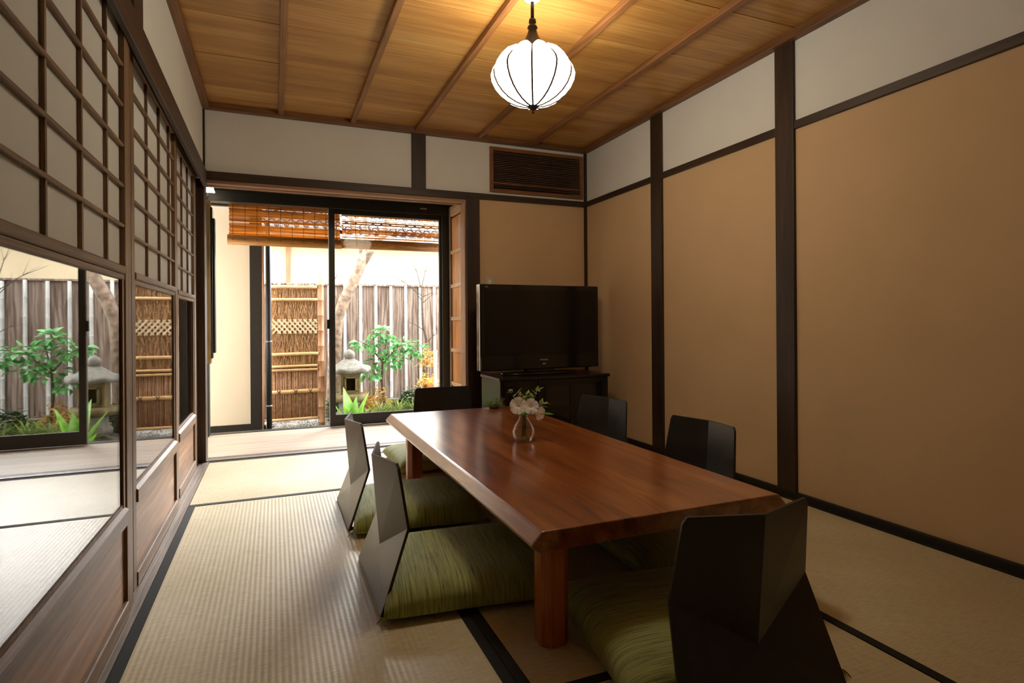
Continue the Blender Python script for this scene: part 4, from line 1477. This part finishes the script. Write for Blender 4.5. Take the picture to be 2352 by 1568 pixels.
def leafy(name, label, cat, loc, blobs, count, lm, seed, trunk=None, up=.2, group=None, scale=(.75, 1.2)):
    t_ = thing(name, label, cat, loc, 0, group)
    rnd = random.Random(seed)
    if trunk:
        for path, rad in trunk:
            tube('stem', path, rad, M['bark_dark'], t_, 7)
    for k_ in range(count):
        bx, by, bz, rx, ry, rz = blobs[k_ % len(blobs)]
        a, c = rnd.uniform(0, 2 * PI), rnd.uniform(-1, 1)
        rr = rnd.uniform(.45, 1) ** .6
        s_ = math.sqrt(1 - c * c)
        p = Vector((bx + rx * rr * s_ * math.cos(a), by + ry * rr * s_ * math.sin(a), bz + rz * rr * c))
        d_ = Vector((math.cos(a) * s_, math.sin(a) * s_ - .25, c * .5 + up - .3))
        o = link('leaf', lm, t_, 0, 2, p, aim(d_, rnd.uniform(-.7, .7)))
        o.scale = (rnd.uniform(*scale),) * 3
    return t_


LF = leaf_mesh('camellia_leaf', .098, .052, M['leaf'], .3, .25)
leafy('camellia_shrub', 'glossy green leafy shrub on a slim stem beside the lantern', 'shrub', (1.27, 7.25, -.20),
      [(-.02, 0, .60, .17, .13, .10), (.14, -.02, .68, .17, .12, .09), (.02, 0, .80, .20, .13, .08), (.22, 0, .84, .20, .12, .07), (-.17, .0, .50, .11, .09, .07), (-.22, 0, .86, .16, .10, .06), (.42, 0, .74, .11, .08, .05), (-.03, 0, .98, .08, .07, .06)],
      290, LF, 41, [([(-.01, 0, 0), (-.04, 0, .35), (-.03, 0, .62), (.02, 0, .88)], [.017, .015, .012, .007]), ([(-.03, 0, .60), (.16, 0, .80), (.36, 0, .86)], [.009, .006, .003]), ([(-.03, 0, .62), (-.2, 0, .82), (-.34, 0, .90)], [.009, .006, .003]), ([(-.04, 0, .36), (-.14, 0, .50)], [.007, .004])])

LB = leaf_mesh('blade_leaf', .52, .17, M['leaf_bright'], .25, .10, 9)
bl = thing('broad_leaf_plant', 'bright green plant with long upright blade leaves by the sash', 'plant', (.735, 6.10, -.26))
for a, e_, sc_, rl in ((1.9, 1.35, 1.0, .3), (.4, 1.30, .92, -.2), (2.6, 1.15, .86, .5), (-.2, .52, .92, .1), (-.9, .9, .6, 0), (3.6, 1.0, .55, .2), (1.2, 1.45, .8, -.4)):
    o = link('leaf', LB, bl, 0, 2, (math.cos(a) * .02, math.sin(a) * .02, 0), aim((math.cos(a) * math.cos(e_), math.sin(a) * math.cos(e_), math.sin(e_)), rl))
    o.scale = (sc_,) * 3


def blades(name, label, loc, count, length, width, mat, seed, spread=.05, elev=(.4, 1.3), group=None, cat='plant'):
    t_ = thing(name, label, cat, loc, 0, group)
    rnd = random.Random(seed)
    V, Fc = [], []
    for i in range(count):
        a = rnd.uniform(0, 2 * PI)
        e_ = rnd.uniform(*elev)
        l_ = length * rnd.uniform(.6, 1.1)
        b0 = Vector((rnd.uniform(-spread, spread), rnd.uniform(-spread, spread) * .6, 0))
        hd = Vector((math.cos(a), math.sin(a), 0))
        sd = Vector((-math.sin(a), math.cos(a), 0)) * width / 2
        n_ = len(V)
        for t, wk in ((0, .7), (.35, 1), (.7, .8), (1, .08)):
            p = b0 + hd * (l_ * math.cos(e_) * t + .18 * l_ * t * t) + Vector((0, 0, l_ * math.sin(e_) * t - .30 * l_ * t * t))
            V += [p - sd * wk, p + sd * wk]
        for k_ in range(3):
            Fc.append((n_ + 2 * k_, n_ + 2 * k_ + 1, n_ + 2 * k_ + 3, n_ + 2 * k_ + 2))
    o = mesh('foliage', V, Fc, mat, t_, True); o['kind'] = 'stuff'
    return t_


def cloud(name, label, loc, count, size, lm, seed, cat='plant', group=None):
    """many tiny leaves: one mesh"""
    t_ = thing(name, label, cat, loc, 0, group)
    rnd = random.Random(seed)
    V, Fc = [], []
    for i in range(count):
        a, c = rnd.uniform(0, 2 * PI), rnd.uniform(-.1, 1)
        s_ = math.sqrt(max(0, 1 - c * c)) * rnd.uniform(.5, 1)
        p = Vector((size[0] * s_ * math.cos(a), size[1] * s_ * math.sin(a), size[2] * c * rnd.uniform(.5, 1)))
        d_ = Vector((rnd.uniform(-1, 1), rnd.uniform(-1, .6), rnd.uniform(-.2, .8)))
        mtx = Matrix.Translation(p) @ aim(d_, rnd.uniform(-1, 1)).to_matrix().to_4x4() @ Matrix.Scale(rnd.uniform(.7, 1.3), 4)
        n_ = len(V)
        V += [mtx @ v.co for v in lm.vertices]
        Fc += [tuple(n_ + k_ for k_ in f_.vertices) for f_ in lm.polygons]
    o = mesh('foliage', V, Fc, lm.materials[0], t_, True); o['kind'] = 'stuff'
    return t_


LY = leaf_mesh('bronze_leaf', .05, .022, M['leaf_yellow'], .25, .2, 3)
LK = leaf_mesh('dark_leaf', .08, .03, M['leaf_dark'], .25, .25, 3)
LR = leaf_mesh('nandina_leaf', .07, .018, M['leaf_red'], .2, .3, 3)
cloud('bronze_groundcover', 'yellow bronze ground cover plant in front of the lantern base', (1.00, 6.98, -.2), 300, (.17, .14, .29), LY, 51)
cloud('bronze_groundcover', 'bronze brown ground cover plant at the foot of the shrub stem', (1.20, 7.22, -.2), 280, (.20, .15, .33), LY, 52)
cloud('dark_leaf_plant', 'dark green leafy plant at the fence foot behind the far chair', (1.60, 7.30, -.2), 190, (.17, .10, .30), LK, 53)
cloud('dark_leaf_plant', 'low dark green plant between sash and lantern', (.70, 7.3, -.2), 120, (.16, .12, .26), LK, 56)
cloud('nandina', 'reddish yellow feathery plant beside the pale stake', (1.72, 6.98, .12), 150, (.11, .10, .16), LR, 54)
nd = [o for o in COL.objects if o.name.startswith('nandina') and o.type == 'EMPTY'][0]
n2 = cloud('nandina', 'top', (0, 0, 0), 110, (.12, .10, .22), LR, 55)
top_ = n2.children[0]
top_.parent = nd
top_.location = (.04, .1, .24)
bpy.data.objects.remove(n2)
tube('stem', [(0, 0, -.34), (.01, .02, .05), (.04, .09, .34)], .008, M['bark_dark'], nd, 6)
for i, (x, y) in enumerate(((1.13, 6.86), (1.36, 7.02), (1.62, 7.08), (.90, 6.62))):
    blades('grass_tuft', ('arching green grass tuft right of the blade-leaf plant', 'arching green grass tuft at the foot of the shrub', 'arching grass tuft in front of the edging stones near the far chair', 'short grass tuft touching the blade-leaf plant')[i], (x, y, -.21), 85, (.36, .34, .34, .30)[i], .012, M['leaf_grass'], 60 + i)
